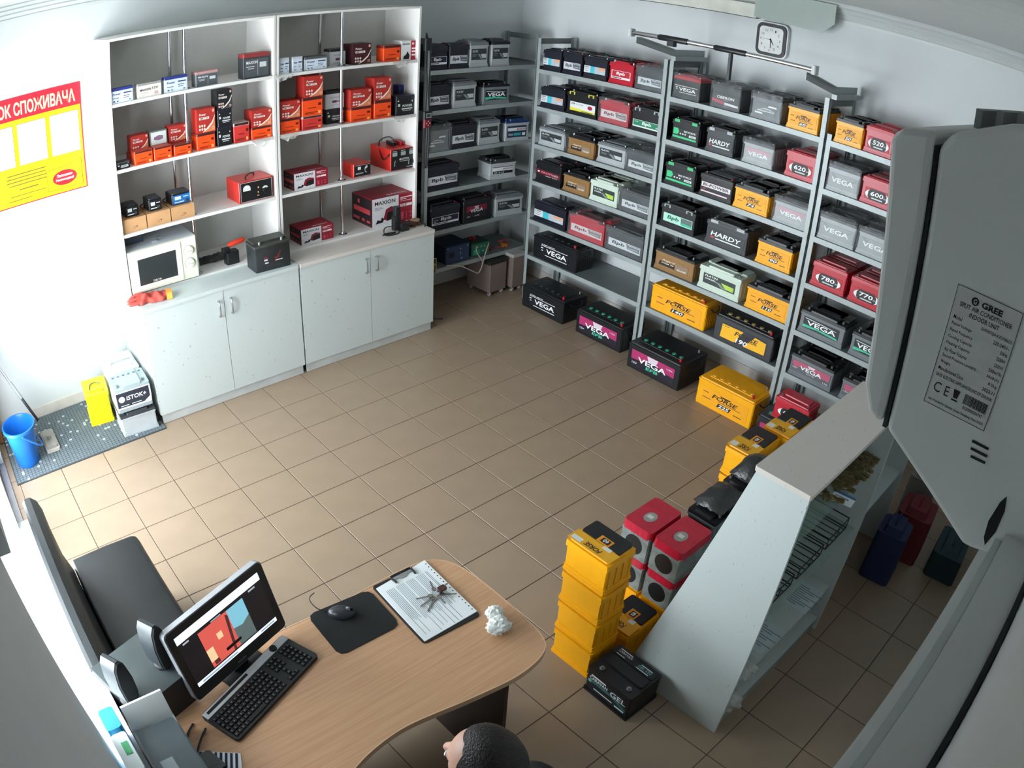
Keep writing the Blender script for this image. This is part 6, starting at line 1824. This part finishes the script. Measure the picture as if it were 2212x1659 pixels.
patch(pl_, [[(.30 * sw + .0035 * math.cos(a), .925 * shh + .0035 * math.sin(a)) for a in [2 * PI * i_ / 18 for i_ in range(18)]]], INK, -.0007, 'emblem')
text(pl_, 'G', mat('plate_grey', ''), .275 * sw, .905 * shh, .05 * sw, .04 * shh, -.0009)
ptxt('GREE', .40, .90, .32, .050, .04)
ptxt('SPLIT AIR CONDITIONER', .10, .845, .80, .038)
ptxt('INDOOR UNIT', .27, .79, .46, .038)
rows_ = [('Model', 'GWH07QA-K3DNB6C/I'), ('Rated Voltage', '220-240V~'), ('Rated Frequency', '50Hz'), ('Cooling Capacity', '2200W'), ('Heating Capacity', '2300W'), ('Air Flow Volume', '500m³/h'), ('Sound Pressure Level(H)', '38dB(A)'), ('Weight', '8.5kg'), ('Manufactured Date', '2023.11')]
for k, (a, b_) in enumerate(rows_):
    z = .735 - .054 * k
    ptxt(a, .06, z, .022 * len(a) + .02, .032)
    wv = .028 * len(b_)
    ptxt(b_, .96 - wv, z, wv, .030)
ptxt('GREE ELECTRIC APPLIANCES,INC.OF ZHUHAI', .05, .245, .90, .032)
text(pl_, 'C E', INK, .08 * sw, .12 * shh, .24 * sw, .085 * shh, -.0007, 0, 0)
patch(pl_, [[(.38, .21), (.48, .21), (.46, .14), (.40, .14)], (.38, .115, .48, .128)], INK, -.0007, 'emblem', 'front', 0, 0, sw, shh)
rbar = random.Random(1)
bars, xb = [], .56
while xb < .93:
    wb = rbar.choice((.006, .010, .016))
    bars.append((xb, .13, xb + wb, .215))
    xb += wb + rbar.choice((.005, .008))
patch(pl_, bars, INK, -.0007, 'barcode', 'front', 0, 0, sw, shh)
ptxt('0320000006747', .58, .088, .32, .028)
ptxt('Add: West Jinji Rd, Qianshan, Zhuhai, Guangdong, China, 519070', .05, .03, .90, .028)

# trunking along the front wall below the camera
t = thing('cable_trunking', 'white plastic trunking along the front wall leading to the air conditioner', 'trunking', (0, 0, 0))
G().box(.655, 4.2695, 2.465, 1.440, YF - .001, 2.519).build('channel', ACW, t)
G().box(.655, 4.262, 2.468, 1.440, 4.2692, 2.510).build('cover', P('C6CCCE', .35), t)
G().box(.655, 4.252, 2.462, 1.440, 4.2617, 2.478).build('lower_lip', WHITE, t)
G().box(.655, YF - .0055, 2.519, 1.440, YF - .001, 2.523).build('wall_joint', P('2A3032', .8), t)

# ------------------------------------------------------------------ person at the desk, and the office chair
hp = on(1062, 1650, 2, 1.25)
fa = PI + .306
t = thing('office_chair', 'black office chair behind the desk with a person on it', 'chair', (hp.x - .02, hp.y + .10, 0), fa)
G().rbox(-.25, -.22, .42, .25, .24, .49, .06, 4).build('seat', mat('black_upholstery', '17191B', .85, bump=.1), t, True)
G().rbox(-.22, -.335, .55, .22, -.275, .98, .05, 4).build('backrest', MATS['black_upholstery'], t, True)
G().tube([(0, -.10, .43), (0, -.25, .42), (0, -.36, .50), (0, -.355, .70)], .022, 8, 4).build('back_support', BLACK, t, True)
G().cyl((0, 0, .10), (0, 0, .42), .028, None, 12).build('gas_column', STEEL, t, True)
for k in range(5):
    a = 2 * PI * k / 5 + .3
    l = G().loft([((0, 0, .10), .026), ((.28 * math.cos(a), .28 * math.sin(a), .075), .018)], 8).build('leg', BLACK, t, True)
    G().cyl((.28 * math.cos(a) - .02, .28 * math.sin(a), .028), (.28 * math.cos(a) + .02, .28 * math.sin(a), .028), .028, None, 12).build('castor', BLACK, l, True)
for s in (-1, 1):
    G().tube([(s * .25, -.10, .44), (s * .29, -.10, .52), (s * .29, -.08, .66), (s * .29, .10, .67)], .014, 8, 4).rbox(s * .29 - .03, -.12, .665, s * .29 + .03, .14, .69, .02, 3).build('armrest', BLACK, t, True)


def skin_mesh(nodes, edges, vox, extra=None):
    """surface grown over a jointed skeleton, merged into one skin"""
    me = bpy.data.meshes.new('tmp')
    names = list(nodes)
    me.from_pydata([nodes[k][0] for k in names], [(names.index(a), names.index(b)) for a, b in edges], [])
    o = bpy.data.objects.new('tmp', me)
    COL.objects.link(o)
    o.modifiers.new('skin', 'SKIN')
    bm = bmesh.new()
    bm.from_mesh(me)
    ly = bm.verts.layers.skin.verify()
    for i_, v in enumerate(bm.verts):
        r_ = nodes[names[i_]][1]
        v[ly].radius = r_ if isinstance(r_, tuple) else (r_, r_)
        v[ly].use_root = (i_ == 0)
    bm.to_mesh(me)
    bm.free()
    s = o.modifiers.new('sub', 'SUBSURF')
    s.levels = s.render_levels = 2
    bpy.context.view_layer.update()
    m1 = bpy.data.meshes.new_from_object(o.evaluated_get(bpy.context.evaluated_depsgraph_get()))
    bpy.data.objects.remove(o)
    g = G()
    g.add([v.co for v in m1.vertices], [tuple(p.vertices) for p in m1.polygons])
    if extra:
        extra(g)
    m2 = g.mesh('tmp2', None)
    o = bpy.data.objects.new('tmp', m2)
    COL.objects.link(o)
    r = o.modifiers.new('re', 'REMESH')
    r.mode, r.voxel_size, r.use_smooth_shade = 'VOXEL', vox, True
    sm = o.modifiers.new('sm', 'SMOOTH')
    sm.factor, sm.iterations = .5, 3
    bpy.context.view_layer.update()
    m3 = bpy.data.meshes.new_from_object(o.evaluated_get(bpy.context.evaluated_depsgraph_get()))
    bpy.data.objects.remove(o)
    m3.polygons.foreach_set('use_smooth', [True] * len(m3.polygons))
    return m3


per = thing('person', 'seated person with short dark hair and black jacket facing the monitor', 'person', (hp.x, hp.y, 0), fa)
hx, hy, hz = 0, .015, 1.245
BODY = {'pel': ((0, -.08, .625), .115), 'abd': ((0, -.075, .73), .105), 'che': ((0, -.065, .88), .120), 'nk0': ((0, -.045, 1.03), .070), 'nk1': ((0, -.02, 1.12), .056), 'nk2': ((0, .0, 1.18), .058)}
EDG = [('pel', 'abd'), ('abd', 'che'), ('che', 'nk0'), ('nk0', 'nk1'), ('nk1', 'nk2')]
ARMS, LEGS, HANDS = {}, {}, []
for s, n_ in ((-1, 'l'), (1, 'r')):
    ARMS.update({'sh' + n_: ((s * .165, -.06, .985), .066), 'el' + n_: ((s * .235, -.02, .765), .046), 'fm' + n_: ((s * .18, .08, .715), .040), 'wr' + n_: ((s * .125, .16, .690), .027)})
    EDG += [('che', 'sh' + n_), ('sh' + n_, 'el' + n_), ('el' + n_, 'fm' + n_), ('fm' + n_, 'wr' + n_)]
    LEGS.update({'hp' + n_: ((s * .09, -.05, .60), .088), 'kn' + n_: ((s * .12, .36, .56), .060), 'cf' + n_: ((s * .12, .36, .36), .056), 'an' + n_: ((s * .12, .34, .10), .040), 'to' + n_: ((s * .12, .46, .05), .036)})
    for f, (dx, ln) in enumerate(((-.030, .062), (-.010, .074), (.010, .078), (.029, .070))):
        HANDS.append((s, dx, ln))


def head(g):
    g.ball((hx, hy, hz), (.077, .097, .112), 28, 20, lambda d: 1 - (.10 * max(0, -d.z) if abs(d.x) > .3 else 0))
    g.ball((hx, hy + .055, hz - .055), (.050, .045, .055), 18, 12)
    g.loft([((hx, hy + .085, hz + .010), .010), ((hx, hy + .112, hz - .022), .015), ((hx, hy + .098, hz - .030), .012)], 8)
    for s in (-1, 1):
        g.ball((hx + s * .079, hy - .008, hz - .012), (.010, .022, .032), 12, 8)
        g.ball((hx + s * .030, hy + .084, hz + .004), (.015, .012, .010), 10, 8)
    g.ball((hx, hy + .092, hz - .062), (.024, .010, .008), 10, 8)


def hands(g):
    for s in (-1, 1):
        wx, wy, wz = s * .125, .16, .690
        g.ball((wx - s * .004, wy + .045, wz + .004), (.042, .052, .017), 14, 8)
        for (s2, dx, ln) in HANDS:
            if s2 == s:
                x = wx - s * .004 + dx
                g.loft([((x, wy + .080, wz + .006), .0095), ((x, wy + .080 + ln * .5, wz + .012), .0090), ((x, wy + .080 + ln * .85, wz + .000), .0080), ((x, wy + .080 + ln, wz - .012), .0062)], 8)
        g.loft([((wx - s * .030, wy + .030, wz), .012), ((wx - s * .056, wy + .058, wz - .002), .0105), ((wx - s * .062, wy + .092, wz - .008), .008)], 8)


allb = dict(BODY)
allb.update(ARMS)
allb.update(LEGS)
el = list(EDG)
for n_ in 'lr':
    el += [('pel', 'hp' + n_), ('hp' + n_, 'kn' + n_), ('kn' + n_, 'cf' + n_), ('cf' + n_, 'an' + n_), ('an' + n_, 'to' + n_)]
SKINM = mat('skin', 'C59A86', .5, var=.05)
m_ = skin_mesh(allb, el, .007, lambda g: (head(g), hands(g)))
m_.materials.clear()
m_.materials.append(SKINM)
link('body', m_, per)
for s in (-1, 1):
    G().ball((hx + s * .030, hy + .092, hz + .004), (.011, .006, .007), 10, 8).build('eye', P('E6E4E0', .3), per, True)
JK = mat('black_jacket', '1A1B1E', .8, var=.15, bump=.3, bscale=25)
jn = {k: (v[0], v[1] + .017) for k, v in BODY.items() if k in ('pel', 'abd', 'che', 'nk0')}
jn.update({k: (v[0], v[1] + (.014 if k[:2] != 'wr' else .012)) for k, v in ARMS.items()})
m_ = skin_mesh(jn, [e for e in EDG if e[0] in jn and e[1] in jn], .010, lambda g: g.loft([((0, -.05, 1.00), .09), ((0, -.035, 1.075), .076), ((0, -.028, 1.09), .070)], 16))
m_.materials.clear()
m_.materials.append(JK)
link('jacket', m_, per)
tn = {'pel': (BODY['pel'][0], .130)}
tn.update({k: (v[0], v[1] + .012) for k, v in LEGS.items() if k[:2] != 'to'})
m_ = skin_mesh(tn, [e for e in el if e[0] in tn and e[1] in tn], .011)
m_.materials.clear()
m_.materials.append(mat('dark_trousers', '1C2028', .85))
link('trousers', m_, per)
for s in (-1, 1):
    G().rbox(s * .12 - .048, .27, 0, s * .12 + .048, .53, .03, .04, 4).rbox(s * .12 - .043, .275, .03, s * .12 + .043, .52, .09, .04, 4, .85).build('shoe', BLACK, per, True)
HR = mat('dark_brown_hair', '1A1512', .55, var=.35, scale=60, bump=.5, bscale=220)


def hairk(d):
    f = d.y                                      # forehead and face stay bare
    return 1.0 if not (f > .45 and d.z < .72) else .80


hr = Matrix.Identity(4)
G().ball((hx, hy - .006, hz + .010), (.085, .103, .116), 40, 28, lambda d: (hairk(d) if d.z > -.55 else .80) * (1 + .010 * noise.noise(d * 14))).build('hair', HR, per, True)
